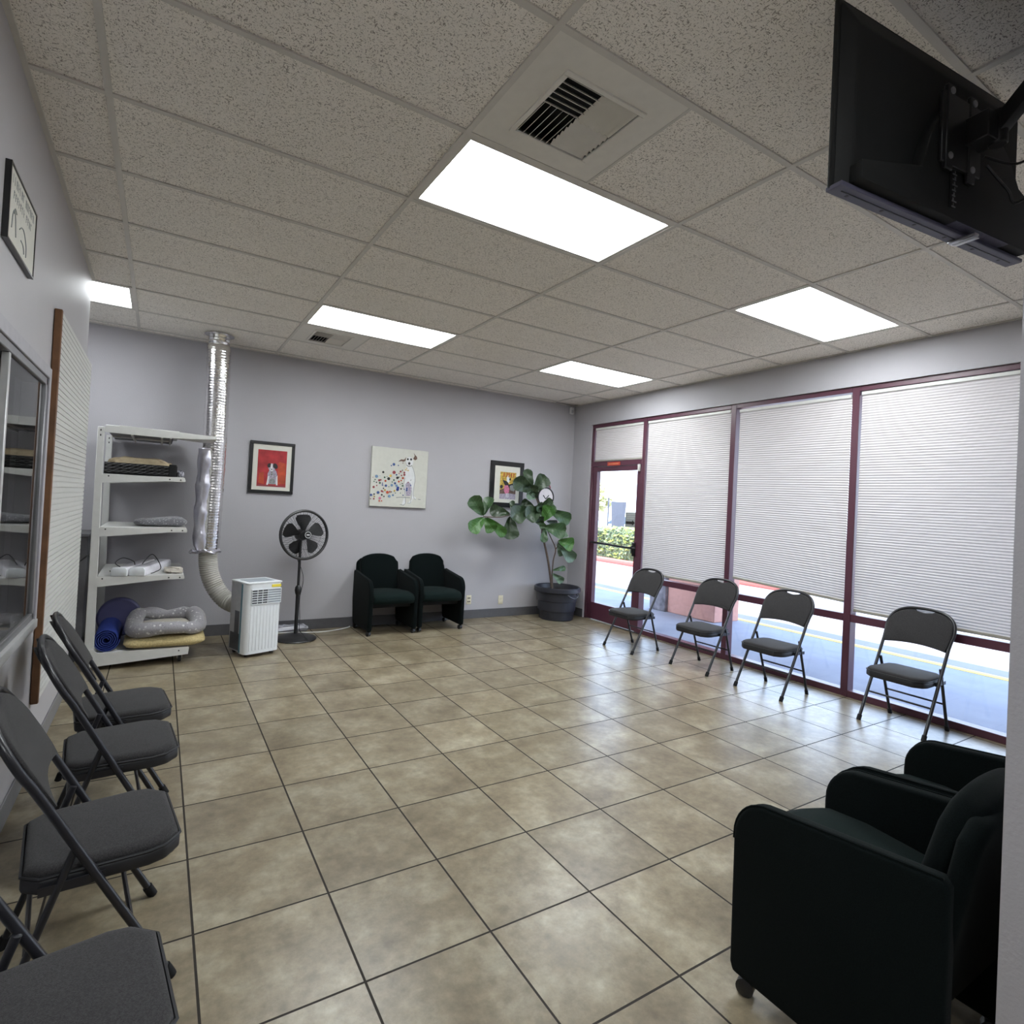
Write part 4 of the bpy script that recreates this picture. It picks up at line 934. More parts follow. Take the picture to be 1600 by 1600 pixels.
# black basket with tan bag on first shelf
t = thing('wicker_basket', 'black woven basket tray under the top shelf of the rack', 'basket', (-1.12, 4.3, 1.566))
bm = BM(); box(bm, -1.365, -0.86, 4.075, 4.46, 1.567, 1.575)
for q in ((-1.365, -0.86, 4.075, 4.087), (-1.365, -0.86, 4.448, 4.46), (-1.365, -1.353, 4.087, 4.448), (-0.872, -0.86, 4.087, 4.448)): box(bm, *q, 1.575, 1.66)
obj('basket_wall', bm, 'black_rough', t, w=True, smooth=False)
for row in range(3):
    bm = BM()
    for k in range(2):
        tube(bm, [(-1.36+0.0125*i, 4.072, 1.590+row*0.027+0.008*math.sin(i*0.75+k*PI)) for i in range(40)], 0.0042, 5)
    obj('weave_strand', bm, 'black', t, w=True)
bm = BM(); box(bm, -0.92, -0.865, 4.062, 4.078, 1.568, 1.672); bevel(bm, 0.004, 1); obj('handle_block', bm, 'black_rough', t, w=True)
bm = BM(); cushion(bm, rrect(-1.125, 4.27, 0.46, 0.34, 0.08), 1.577, 1.715, 0.5, 6, 0.008, 12); tag(obj('tan_pet_cushion', bm, 'tan'), 'crumpled tan cloth cushion lying in the black basket', 'cushion')
bm = BM(); cushion(bm, rrect(-0.832, 4.20, 0.05, 0.12, 0.02), 1.566, 1.63, 0.6, 4, 0.006, 4); tag(obj('plastic_wrapper', bm, 'plastic_bag'), 'small crumpled plastic wrapper at the right end of the black basket', 'wrapper')
# dark cabinet and bag in the alcove
t = thing('dark_cabinet', 'dark grey cabinet in the alcove behind the shelf rack post', 'cabinet', (-1.9, 4.7, 0))
bm = BM(); box(bm, -2.4, -1.47, 4.45, 4.97, 0.02, 1.03); bevel(bm, 0.004, 1); obj('cabinet_body', bm, 'grey_metal', t, w=True)
bm = BM(); box(bm, -2.42, -1.455, 4.43, 4.98, 1.03, 1.055); bevel(bm, 0.004, 1); obj('cabinet_top', bm, 'grey_metal', t, w=True)
bm = BM(); tube(bm, smooth_path([(-1.60, 4.42, 0.85), (-1.52, 4.40, 0.83), (-1.47, 4.40, 0.87), (-1.44, 4.41, 0.90)], 6), 0.006, 6); tag(obj('power_cord', bm, 'black'), 'black cord hanging in front of the dark alcove cabinet', 'cord')
bm = BM(); cushion(bm, rrect(-1.60, 4.0, 0.24, 0.34, 0.08), 0.0, 0.27, 0.45, 5, 0.012, 21); tag(obj('black_bag', bm, 'black_rough'), 'black bag on the floor between the slatted board and the rack', 'bag')

# ================================================================== EXHAUST DUCT
t = thing('exhaust_duct', 'shiny foil exhaust duct running from the ceiling down to the white air conditioner', 'duct', (-0.565, 4.60, 0.9))
DX, DY = -0.565, 4.60
bm = BM(); rnd = random.Random(9); prof = []
z = 2.955
prof = [(0.092, 2.955), (0.096, 2.94), (0.084, 2.925), (0.093, 2.91), (0.081, 2.895), (0.090, 2.88), (0.086, 2.862), (0.098, 2.84)]
for i in range(60):
    z = 2.82-i*0.0325; prof.append((0.103+rnd.uniform(-0.0018, 0.0018)+(0.0015 if i % 2 else -0.0015), z))
prof = prof[::-1]
vs = lathe(bm, [(r_, z_) for r_, z_ in prof], 30, (DX, DY, 0))
for v in vs:
    if v.co.z < 2.8: v.co.x += 0.012*math.sin((2.9-v.co.z)*1.6); v.co.y += 0.004*math.sin(v.co.z*9)
obj('foil_tube', bm, 'foil', t, w=True)
bm = BM(); lathe(bm, [(0.13, 2.951), (0.13, 2.9555), (0.10, 2.9565)], 30, (DX, DY, 0)); obj('ceiling_collar', bm, 'foil', t, w=True)
# loose second foil sleeve at the left
bm = BM(); rnd = random.Random(31)
vs = lathe(bm, [(0.030, 0.0), (0.052, 0.03)]+[(0.064+0.006*math.sin(i*0.9), 0.06+i*0.035) for i in range(25)]+[(0.060, 0.945), (0.066, 0.955), (0.060, 0.965)], 22, (0, 0, 0))
for v in vs:
    k = v.co.z/0.965
    v.co.x = DX-0.058-0.012*math.sin(k*PI)*(1-k)+v.co.x+rnd.uniform(-0.0035, 0.0035)+0.02*max(0, 0.12-k)*4; v.co.y = DY-0.045+v.co.y+rnd.uniform(-0.0035, 0.0035); v.co.z = 0.90+v.co.z
obj('foil_sleeve', bm, 'purple_foil', t, w=True)
bm = BM(); pts_ = []
for k in range(34):
    a_ = 2*PI*k/17; pts_.append((DX+0.012+(0.100+0.010*math.sin(k*2.3))*math.cos(a_)-0.01, DY+(0.100+0.01*math.cos(k*3.1))*math.sin(a_), 0.895+0.016*math.sin(k*1.7)+k*0.0006))
tube(bm, pts_, 0.011, 6)
tube(bm, [(DX-0.08, DY-0.04, 0.89), (DX-0.13, DY-0.06, 0.90), (DX-0.15, DY-0.06, 0.885)], [0.02, 0.022, 0.012], 6); obj('tape_joint', bm, 'purple_foil', t, w=True)
bm = BM()
hp = smooth_path([(DX+0.01, DY, 0.90), (DX+0.015, DY, 0.80), (DX+0.035, DY-0.01, 0.68), (DX+0.09, DY-0.03, 0.55), (DX+0.18, DY-0.08, 0.44), (DX+0.30, DY-0.19, 0.39)], 26)
tube(bm, hp, [0.080+0.0045*math.sin(i*1.55) for i in range(len(hp))], 20); obj('ribbed_hose', bm, 'hose', t, w=True, ang=80)

# ================================================================== AIR CONDITIONER
AR = math.radians(20)
t = thing('portable_air_conditioner', 'white portable air conditioner with a louvred grille standing before the fan', 'air conditioner', (-0.165, 4.22, 0), AR)
bm = BM(); prism(bm, rrect(0, 0.02, 0.325, 0.26, 0.012, 3), 0.035, 0.655, 'xy'); bevel(bm, 0.004, 1); obj('rear_body', bm, 'ac_grey', t)
bm = BM(); o_ = [(-0.166, -0.055), (-0.166, -0.115)]+[(-0.166+0.045*(1-math.cos(a_)), -0.115-0.045*math.sin(a_)) for a_ in (0.4, 0.8, 1.2, 1.57)]+[(0.121+0.045*math.sin(a_), -0.16+0.045*(1-math.cos(a_))) for a_ in (0.0, 0.4, 0.8, 1.2, 1.57)]+[(0.166, -0.055)]
prism(bm, o_, 0.03, 0.655, 'xy'); obj('front_shell', bm, 'ac', t)
bm = BM(); box(bm, -0.1675, -0.160, -0.078, -0.052, 0.035, 0.650); obj('side_stripe', bm, 'teal', t)
bm = BM(); prism(bm, rrect(0, -0.005, 0.335, 0.315, 0.02, 4), 0.655, 0.668, 'xy'); bevel(bm, 0.003, 2); obj('top_cover', bm, 'ac', t)
bm = BM(); box(bm, -0.12, 0.12, -0.10, 0.08, 0.667, 0.671); bevel(bm, 0.002, 1); obj('control_panel', bm, 'ac_mid', t)
bm = BM(); box(bm, -0.1645, -0.1625, -0.03, 0.05, 0.12, 0.40); box(bm, -0.1645, -0.1625, -0.05, 0.12, 0.05, 0.20); obj('side_recess', bm, 'ac_dark', t)
bm = BM(); box(bm, -0.125, 0.150, -0.1615, -0.157, 0.475, 0.605); obj('grille_back', bm, 'ac_dark', t)
bm = BM(); box(bm, 0.030, 0.150, -0.1635, -0.1605, 0.478, 0.602); obj('grille_flap', bm, 'ac_mid', t)
for k in range(7):
    bm = BM(); box(bm, -0.128, 0.153, -0.169, -0.160, 0.472+0.0215*k, 0.478+0.0215*k); obj('louvre', bm, 'ac', t)
bm = BM()
for xx in (-0.128, -0.075, -0.028, 0.022, 0.149): box(bm, xx, xx+0.005, -0.1665, -0.160, 0.472, 0.607)
obj('grille_divider', bm, 'ac', t)
bm = BM()
for k in range(9): box(bm, -0.128+0.0305*k, -0.113+0.0305*k, -0.1628, -0.159, 0.06, 0.455)
bevel(bm, 0.0015, 1); obj('front_ribs', bm, 'ac', t)
bm = BM(); box(bm, 0.06, 0.150, -0.1635, -0.159, 0.618, 0.642); obj('energy_label', bm, 'yellow', t)['label'] = 'yellow sticker'
for sx, sy in ((-0.12, -0.10), (0.12, -0.10), (-0.12, 0.11), (0.12, 0.11)):
    bm = BM(); lathe(bm, [(0, -0.012), (0.018, -0.012), (0.018, 0.012), (0, 0.012)], 14, mx=Matrix.Translation((sx, sy, 0.018)) @ Matrix.Rotation(PI/2, 4, 'Y')); obj('caster', bm, 'black', t)

# ================================================================== PEDESTAL FAN
t = thing('pedestal_fan', 'black standing fan with round cage on a disc base', 'fan', (0.285, 4.60, 0))
bm = BM(); lathe(bm, [(0, 0), (0.200, 0), (0.208, 0.008), (0.200, 0.018), (0.13, 0.040), (0.05, 0.055), (0.032, 0.06), (0, 0.06)], 40); obj('base', bm, 'black', t)
bm = BM(); tube(bm, [(0, 0, 0.05), (0, 0, 0.50)], 0.019, 14); obj('lower_pole', bm, 'black', t)
bm = BM(); tube(bm, [(0, 0, 0.50), (0, 0, 1.02)], 0.014, 12); obj('upper_pole', bm, 'black', t)
bm = BM(); lathe(bm, [(0.019, 0.45), (0.028, 0.47), (0.034, 0.50), (0.030, 0.53), (0.016, 0.55)], 16); obj('height_collar', bm, 'black', t)
FM = Matrix.Translation((0.030, 0, 1.068)) @ Matrix.Rotation(0.20, 4, 'Z') @ Matrix.Rotation(-0.06, 4, 'X')
def fmv(bm): bmesh.ops.transform(bm, matrix=FM, verts=bm.verts); return bm
bm = BM(); lathe(bm, [(0, 0.0), (0.045, 0.01), (0.062, 0.05), (0.062, 0.10), (0.05, 0.13), (0, 0.14)], 24, mx=Matrix.Rotation(-PI/2, 4, 'X')); obj('motor', fmv(bm), 'black', t)
bm = BM(); R_ = 0.247
tube(bm, [(R_*math.cos(2*PI*k/48), -0.01, R_*math.sin(2*PI*k/48)) for k in range(48)], 0.014, 8, closed=True)
tube(bm, [(R_*math.cos(2*PI*k/48), 0.01, R_*math.sin(2*PI*k/48)) for k in range(48)], 0.009, 8, closed=True); obj('cage_ring', fmv(bm), 'black', t)
bm = BM()
for k in range(60):
    a_ = 2*PI*k/60; tw = 0.30
    pts_ = []
    for i in range(6):
        f = i/5; rr_ = 0.042+(R_-0.042)*f; aa = a_+tw*(1-f); pts_.append((rr_*math.cos(aa), -0.015-0.062*math.cos(f*PI/2)**0.7, rr_*math.sin(aa)))
    tube(bm, pts_, 0.0013, 4)
tube(bm, [(0.15*math.cos(2*PI*k/36), -0.064, 0.15*math.sin(2*PI*k/36)) for k in range(36)], 0.0014, 4, closed=True)
o = obj('front_grille', fmv(bm), 'black', t)
bm = BM()
for k in range(36):
    a_ = 2*PI*k/36
    tube(bm, [(0.05*math.cos(a_), 0.075, 0.05*math.sin(a_)), (0.15*math.cos(a_), 0.065, 0.15*math.sin(a_)), (R_*math.cos(a_), 0.01, R_*math.sin(a_))], 0.0013, 4)
obj('rear_grille', fmv(bm), 'black', t)
for k in range(5):
    bm = BM(); th = 2*PI*k/5+0.35; grid = []
    for i in range(8):
        f = i/7; rr_ = 0.035+0.175*f; half = 0.20+0.28*math.sin(min(1, f*1.15)*PI*0.62) if f < 0.95 else 0.36
        row = []
        for j in range(5):
            g = j/4-0.5; aa = th+g*2*half*(0.9 if i < 7 else 0.75); row.append(bm.verts.new((rr_*math.cos(aa), 0.018+g*0.045, rr_*math.sin(aa))))
        grid.append(row)
    for i in range(7):
        for j in range(4): bm.faces.new((grid[i][j], grid[i+1][j], grid[i+1][j+1], grid[i][j+1]))
    bmesh.ops.solidify(bm, geom=bm.faces, thickness=0.002)
    obj('blade', fmv(bm), 'blade', t)
bm = BM(); lathe(bm, [(0, -0.01), (0.042, -0.01), (0.044, 0.0), (0.040, 0.012), (0, 0.015)], 24, mx=Matrix.Translation((0, -0.080, 0)) @ Matrix.Rotation(PI/2, 4, 'X')); obj('hub_cap', fmv(bm), 'black', t)
bm = BM(); tube(bm, [(0.031*math.cos(2*PI*k/24), -0.096, 0.031*math.sin(2*PI*k/24)) for k in range(24)], 0.003, 5, closed=True); box(bm, -0.016, 0.016, -0.0975, -0.095, -0.006, 0.006); o = obj('hub_badge', fmv(bm), 'offwhite', t); o['label'] = 'white ring badge'
bm = BM(); tube(bm, smooth_path([(0.0, 0.03, 0.98), (-0.03, 0.02, 0.85), (0.02, 0.0, 0.72), (0.045, -0.01, 0.60), (0.02, -0.01, 0.42), (0.03, -0.01, 0.22), (0.03, -0.03, 0.10), (0.06, -0.08, 0.055), (0.08, -0.16, 0.03), (0.10, -0.215, 0.008)], 6), 0.003, 6); obj('fan_cord', bm, 'black', t)
bm = BM(); tube(bm, smooth_path([(0.12, 4.83, 0.02), (0.28, 4.85, 0.012), (0.44, 4.82, 0.008), (0.60, 4.80, 0.008), (0.76, 4.84, 0.008), (0.90, 4.90, 0.012), (0.95, 4.955, 0.01)], 6), 0.006, 6); tag(obj('extension_cord', bm, 'white_metal'), 'white cord on the floor running from the fan to behind the first armchair', 'cord')
bm = BM(); cushion(bm, rrect(0.30, 4.925, 0.34, 0.085, 0.03), 0.0, 0.075, 0.6, 5, 0.014, 41); tag(obj('plastic_bag', bm, 'plastic_bag', smooth=False), 'crumpled clear plastic bag on the floor behind the fan base', 'bag')

# ================================================================== ARMCHAIRS
def arm_outline():
    # (y, z) side view, front at -y
    o = [(-0.275, 0.055), (-0.285, 0.08), (-0.290, 0.46)]
    for k in range(1, 9):
        a_ = PI-(PI*0.44)*k/8
        o.append((-0.175+0.115*math.cos(a_), 0.475+0.115*math.sin(a_)*1.10))
    o += [(0.0, 0.622), (0.262, 0.652), (0.275, 0.635), (0.275, 0.30), (0.24, 0.085), (0.215, 0.055)]
    return o
def make_armchair():
    t = thing('armchair', '', 'armchair')
    for s in (-1, 1):
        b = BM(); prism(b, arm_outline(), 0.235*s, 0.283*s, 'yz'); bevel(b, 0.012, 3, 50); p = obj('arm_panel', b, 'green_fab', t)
        b = BM(); tube(b, [(0.276*s, y, z) for y, z in arm_outline()[2:13]], 0.004, 6); obj('piping', b, 'green_fab', p)
        for yy in (-0.24, 0.20):
            b = BM(); c = (0.258*s, yy, 0.026)
            lathe(b, [(0, -0.020), (0.016, -0.020), (0.026, -0.015), (0.026, 0.015), (0.016, 0.020), (0, 0.020)], 18, mx=Matrix.Translation(c) @ Matrix.Rotation(PI/2+0.35, 4, 'Z') @ Matrix.Rotation(PI/2, 4, 'X'))
            tube(b, [(c[0], yy+0.01, 0.03), (c[0], yy+0.01, 0.075)], 0.009, 8); obj('caster', b, 'black', t)
    b = BM(); n = 12; rows = []
    prof = [(-0.245, 0.335), (-0.325, 0.345), (-0.350, 0.385), (-0.340, 0.435), (-0.285, 0.465), (-0.15, 0.475), (0.05, 0.460), (0.20, 0.450), (0.20, 0.335)]
    for i in range(n+1):
        x = -0.232+0.464*i/n; k = 1-(2*i/n-1)**6*1.0; s = 1-0.10*abs(2*i/n-1)**4
        rows.append([b.verts.new((x, y*(s if y < 0 else 1), 0.335+(z-0.335)*(0.86+0.14*math.cos((2*i/n-1)*PI/2)))) for y, z in prof])
    for a_, c_ in zip(rows, rows[1:]):
        for k in range(len(prof)): b.faces.new((a_[k], c_[k], c_[(k+1)%len(prof)], a_[(k+1)%len(prof)]))
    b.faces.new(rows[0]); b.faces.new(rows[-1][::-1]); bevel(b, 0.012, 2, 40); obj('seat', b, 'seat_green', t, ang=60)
    b = BM(); box(b, -0.232, 0.232, -0.20, 0.18, 0.29, 0.335); bevel(b, 0.006, 1); obj('seat_frame', b, 'black_rough', t)
    # back cushion: reclined with arched top
    def back_out(wd, z0, z1, arch):
        o = [(-wd, z0), (-wd-0.004, z0+0.25)]
        for k in range(0, 13):
            x = -wd-0.004+(2*wd+0.008)*k/12; u_ = abs(x)/(wd+0.004); o.append((x, z1-arch*u_**2.4-(0.035 if u_ > 0.99 else 0)))
        o += [(wd+0.004, z0+0.25), (wd, z0)]
        return o
    b = BM(); R = Matrix.Translation((0, 0.13, 0.40)) @ Matrix.Rotation(math.radians(-14), 4, 'X') @ Matrix.Translation((0, 0, -0.40))
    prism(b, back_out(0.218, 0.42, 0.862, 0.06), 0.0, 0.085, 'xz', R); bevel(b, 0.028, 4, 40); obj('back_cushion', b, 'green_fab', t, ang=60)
    b = BM(); R2 = Matrix.Translation((0, 0.21, 0.40)) @ Matrix.Rotation(math.radians(-10), 4, 'X') @ Matrix.Translation((0, 0, -0.40))
    prism(b, back_out(0.252, 0.30, 0.815, 0.03), 0.0, 0.05, 'xz', R2); bevel(b, 0.018, 3, 40); obj('back_shell', b, 'green_fab', t, ang=60)
    return t
AC0 = make_armchair()
GRP = 'dark green armchairs'
AC0.location = (0.905, -0.577, 0); AC0.rotation_euler = (0, 0, PI); AC0['group'] = GRP
AC0['label'] = 'nearest dark green armchair seen from its side at the lower right'
dup(AC0, (1.50, -0.577, 0), PI, 'dark green armchair mostly hidden behind the nearest one, at the wall end')
dup(AC0, (1.258, 4.715, 0), 0.02, 'dark green armchair against the back wall next to the fan')
dup(AC0, (1.862, 4.735, 0), -0.02, 'dark green armchair against the back wall, the one next to the wall outlet')

# ================================================================== FOLDING CHAIRS
def make_folding():
    t = thing('folding_chair', '', 'chair')
    W_ = 0.213
    def upy(z): return -0.20+0.54*z
    # front legs that run up beside the seat
    for s in (-1, 1):
        b = BM(); tube(b, [(s*W_, upy(0.02), 0.02), (s*W_, upy(0.60), 0.60)], 0.0115, 10); l = obj('leg', b, 'tube', t)
        b = BM(); tube(b, [(s*W_, upy(0.0), 0.0), (s*W_, upy(0.035), 0.035)], 0.0155, 10); obj('rubber_foot', b, 'black_rough', l)
    # arch of the back
    b = BM(); pts_ = [(-W_, upy(0.60), 0.60), (-W_-0.004, upy(0.66), 0.66)]
    for k in range(0, 13):
        a_ = PI-PI*k/12
        x = 0.222*math.copysign(abs(math.cos(a_))**0.75, math.cos(a_)); z = 0.695+0.155*abs(math.sin(a_))**0.8
        pts_.append((x, upy(z)+0.002, z))
    pts_ += [(W_+0.004, upy(0.66), 0.66), (W_, upy(0.60), 0.60)]
    tube(b, smooth_path(pts_, 3), 0.0115, 10); obj('back_frame', b, 'tube', t)
    for s in (-1, 1):
        x = s*0.190
        b = BM(); tube(b, [(x, 0.205, 0.02), (s*0.198, 0.052, 0.462)], 0.0105, 10); l = obj('leg', b, 'tube', t)
        b = BM(); tube(b, [(x, 0.211, 0.0), (x, 0.2, 0.035)], 0.0145, 10); obj('rubber_foot', b, 'black_rough', l)
        b = BM(); tube(b, [(s*0.196, 0.050, 0.455), (s*0.216, 0.048, 0.458)], 0.006, 8)
        box(b, s*0.2-0.0025, s*0.2+0.0025, -0.02, 0.13, 0.35, 0.375); obj('hinge_bracket', b, 'tube', t)
    b = BM(); tube(b, [(-W_, upy(0.205), 0.205), (W_, upy(0.205), 0.205)], 0.007, 8); obj('stretcher', b, 'tube', t)
    zz = 0.20; yy = 0.205-(zz-0.02)*0.15/0.47
    b = BM(); tube(b, [(-0.19, yy, zz), (0.19, yy, zz)], 0.007, 8); obj('stretcher', b, 'tube', t)
    # seat
    def seat_out(k=0.0):
        fw, bw, fy, by = 0.200-k, 0.180-k, -0.215+k, 0.170-k
        return [(-fw+0.06, fy), (fw-0.06, fy), (fw-0.012, fy+0.045), (fw, fy+0.09), (bw+0.006, by-0.04), (bw-0.03, by), (-bw+0.03, by), (-bw-0.006, by-0.04), (-fw, fy+0.09), (-fw+0.012, fy+0.045)]
    b = BM(); prism(b, seat_out(), 0.345, 0.388, 'xy'); bevel(b, 0.010, 2); s_ = obj('seat', b, 'chair_edge', t, ang=50)
    b = BM(); A = seat_out(0.006); cushion(b, A, 0.372, 0.414, 0.13, 5); obj('seat_cushion', b, 'chair_fab', s_, ang=60)
    b = BM(); tube(b, [(p[0], p[1], 0.390) for p in seat_out(0.001)], 0.0042, 6, closed=True); obj('seat_piping', b, 'chair_edge', s_)
    # backrest pad with a slot under the top tube
    def back(bm, k, t0, t1):
        o = []
        z0 = 0.575+k
        for i in range(9):                                   # concave lower edge
            u_ = -1+2*i/8; o.append((u_*(0.205-k), z0+0.018*(1-u_*u_)))
        o.append((0.214-k, 0.62)); o.append((0.222-k, 0.68))
        for i in range(1, 7):
            a_ = (PI/2)*i/7
            x = (0.222-k)*abs(math.cos(a_))**0.75; z = 0.695+(0.152-k)*abs(math.sin(a_))**0.8
            o.append((max(x, 0.062), z))
        o += [(0.055, 0.826), (0.0, 0.818), (-0.055, 0.826)]
        for i in range(6, 0, -1):
            a_ = (PI/2)*i/7
            x = (0.222-k)*abs(math.cos(a_))**0.75; z = 0.695+(0.152-k)*abs(math.sin(a_))**0.8
            o.append((-max(x, 0.062), z))
        o += [(-0.222+k, 0.68), (-0.214+k, 0.62)]
        vs_ = prism(bm, o, t0, t1, 'xz')
        for v in vs_: v.co.y += upy(v.co.z)+0.9*0.02*(1-(v.co.x/0.22)**2)
        return bm
    b = back(BM(), 0.0, -0.006, 0.012); bevel(b, 0.005, 2, 40); s_ = obj('backrest', b, 'chair_edge', t, ang=50)
    b = back(BM(), 0.007, -0.022, -0.004); bevel(b, 0.007, 2, 40); obj('back_pad', b, 'chair_fab', s_, ang=50)
    return t
FC = make_folding(); GF = 'black padded folding chairs'
FC.location = (3.475, 3.065, 0); FC.rotation_euler = (0, 0, -PI/2); FC['group'] = GF
FC['label'] = 'folding chair farthest along the window, standing by the door'
def place(x, y, rz, lab): dup(FC, (x, y, 0), rz, lab)
place(3.600, 2.235, -PI/2+0.02, 'second folding chair from the door along the windows')
place(3.612, 1.510, -PI/2, 'third folding chair from the door along the windows')
place(3.800, 0.578, -PI/2-0.02, 'folding chair nearest the dark armchairs under the widest blind')
place(-1.10, 1.925, PI/2+0.12, 'folding chair closest to the shelf rack in the row along the left wall')
place(-1.080, 1.420, PI/2+0.09, 'second folding chair from the rack along the left wall')
place(-1.095, 0.730, PI/2+0.12, 'third folding chair from the rack along the left wall, full seat in view')
place(-1.120, 0.010, PI/2+0.12, 'nearest folding chair at the lower left, cut off by the picture edge')

# ================================================================== PLANT
pl = thing('potted_fig_tree', 'fiddle leaf fig in a dark plastic tub in the far corner by the door', 'plant', (3.655, 4.66, 0))
PX, PY = 3.655, 4.665
bm = BM(); lathe(bm, [(0, 0.0), (0.215, 0.0), (0.228, 0.01), (0.240, 0.12), (0.252, 0.125), (0.256, 0.25), (0.268, 0.255), (0.274, 0.36), (0.300, 0.365), (0.312, 0.375), (0.312, 0.425), (0.298, 0.435), (0.285, 0.425), (0.270, 0.36), (0.235, 0.35), (0, 0.35)], 48, (PX, PY, 0)); po = obj('pot', bm, 'pot', pl, w=True)
bm = BM(); lathe(bm, [(0.255, 0.345), (0.25, 0.372), (0.12, 0.38), (0, 0.378)], 32, (PX, PY, 0)); obj('soil', bm, 'soil', pl, w=True)
bm = BM(); tube(bm, smooth_path([(PX-0.05, PY-0.30, 0.36), (PX-0.045, PY-0.325, 0.34), (PX+0.03, PY-0.33, 0.31), (PX+0.10, PY-0.315, 0.34), (PX+0.11, PY-0.285, 0.36)], 4), 0.010, 8); obj('pot_handle', bm, 'pot', po, w=True)
S1 = [(3.568, 4.66, 0.37), (3.484, 4.66, 0.743), (3.392, 4.66, 1.031), (3.354, 4.66, 1.149), (3.355, 4.66, 1.301), (3.327, 4.67, 1.419), (3.250, 4.69, 1.608), (3.200, 4.70, 1.69)]
S2 = [(3.274, 4.68, 1.50), (3.162, 4.69, 1.446), (3.014, 4.69, 1.407), (2.87, 4.68, 1.368), (2.682, 4.65, 1.329), (2.43, 4.62, 1.328)]
S3 = [(3.578, 4.66, 0.37), (3.547, 4.65, 0.571), (3.545, 4.64, 0.776), (3.567, 4.63, 0.93), (3.494, 4.65, 1.084), (3.424, 4.66, 1.202)]
S4 = [(3.567, 4.63, 0.93), (3.585, 4.61, 0.98), (3.58, 4.60, 1.04)]
for S, r0_, r1_ in ((S1, 0.016, 0.008), (S2, 0.009, 0.006), (S3, 0.011, 0.006), (S4, 0.007, 0.005)):
    bm = BM(); P_ = smooth_path(S, 5); tube(bm, P_, [r0_+(r1_-r0_)*i/(len(P_)-1) for i in range(len(P_))], 8); obj('stem', bm, 'stem', pl, w=True)
LEAVES = [((2.422, 4.62, 1.342), (2.262, 4.6, 1.539), 0.157,'leaf'), ((2.433, 4.62, 1.342), (2.529, 4.66, 1.551), 0.11,'leaf'), ((2.434, 4.62, 1.314), (2.241, 4.56, 1.172), 0.150,'leaf_b'), ((2.456, 4.62, 1.315), (2.539, 4.56, 1.171), 0.134,'leaf_b'), ((2.499, 4.64, 1.316), (2.719, 4.6, 1.124), 0.111,'leaf_b'), ((2.855, 4.68, 1.345), (2.833, 4.62, 1.086), 0.18,'leaf_d'), ((2.844, 4.68, 1.375), (2.618, 4.74, 1.405), 0.131,'leaf_d'), ((2.878, 4.68, 1.384), (2.906, 4.72, 1.532), 0.057,'leaf_d'), ((3.159, 4.7, 1.444), (2.853, 4.6, 1.35), 0.201,'leaf_d'), ((3.227, 4.7, 1.489), (3.093, 4.76, 1.532), 0.093,'leaf_d'), ((3.205, 4.7, 1.686), (2.896, 4.64, 1.795), 0.168,'leaf_d'), ((3.189, 4.7, 1.706), (3.101, 4.72, 1.939), 0.109,'leaf_d'), ((3.205, 4.7, 1.686), (3.33, 4.62, 1.866), 0.168,'leaf_d'), ((3.235, 4.7, 1.692), (3.463, 4.74, 1.835), 0.051,'leaf_d'), ((3.269, 4.7, 1.61), (3.095, 4.66, 1.63), 0.093,'leaf_p'), ((3.326, 4.68, 1.452), (3.072, 4.6, 1.357), 0.186,'leaf_d'), ((3.351, 4.7, 1.495), (3.441, 4.6, 1.561), 0.102,'leaf_d'), ((3.355, 4.66, 1.301), (3.396, 4.56, 1.479), 0.152,'leaf_b'), ((3.465, 4.68, 1.449), (3.728, 4.6, 1.328), 0.154,'leaf'), ((3.417, 4.66, 1.303), (3.615, 4.7, 1.264), 0.076,'leaf_d'), ((3.375, 4.66, 1.226), (3.626, 4.56, 1.174), 0.178,'leaf'), ((3.387, 4.66, 1.213), (3.344, 4.6, 1.044), 0.085,'leaf'), ((3.282, 4.66, 1.316), (3.352, 4.62, 1.219), 0.076,'leaf'), ((3.579, 4.6, 1.047), (3.75, 4.52, 0.997), 0.153,'leaf_b'), ((3.58, 4.6, 1.021), (3.806, 4.56, 0.811), 0.136,'leaf_p'), ((3.568, 4.6, 1.008), (3.659, 4.62, 0.857), 0.068,'leaf_p'), ((3.577, 4.6, 1.081), (3.716, 4.62, 1.15), 0.085,'leaf_p'), ((3.53, 4.63, 0.652), (3.709, 4.6, 0.679), 0.06,'leaf'), ((3.533, 4.63, 0.609), (3.661, 4.58, 0.511), 0.085,'leaf_p'),
 ((3.25, 4.69, 1.60), (3.12, 4.62, 1.74), 0.13,'leaf_d'), ((3.36, 4.67, 1.36), (3.47, 4.60, 1.50), 0.13,'leaf'), ((3.35, 4.67, 1.25), (3.24, 4.60, 1.34), 0.11,'leaf_d'), ((3.34, 4.68, 1.42), (3.22, 4.60, 1.50), 0.12,'leaf_d')]
rnd = random.Random(17)
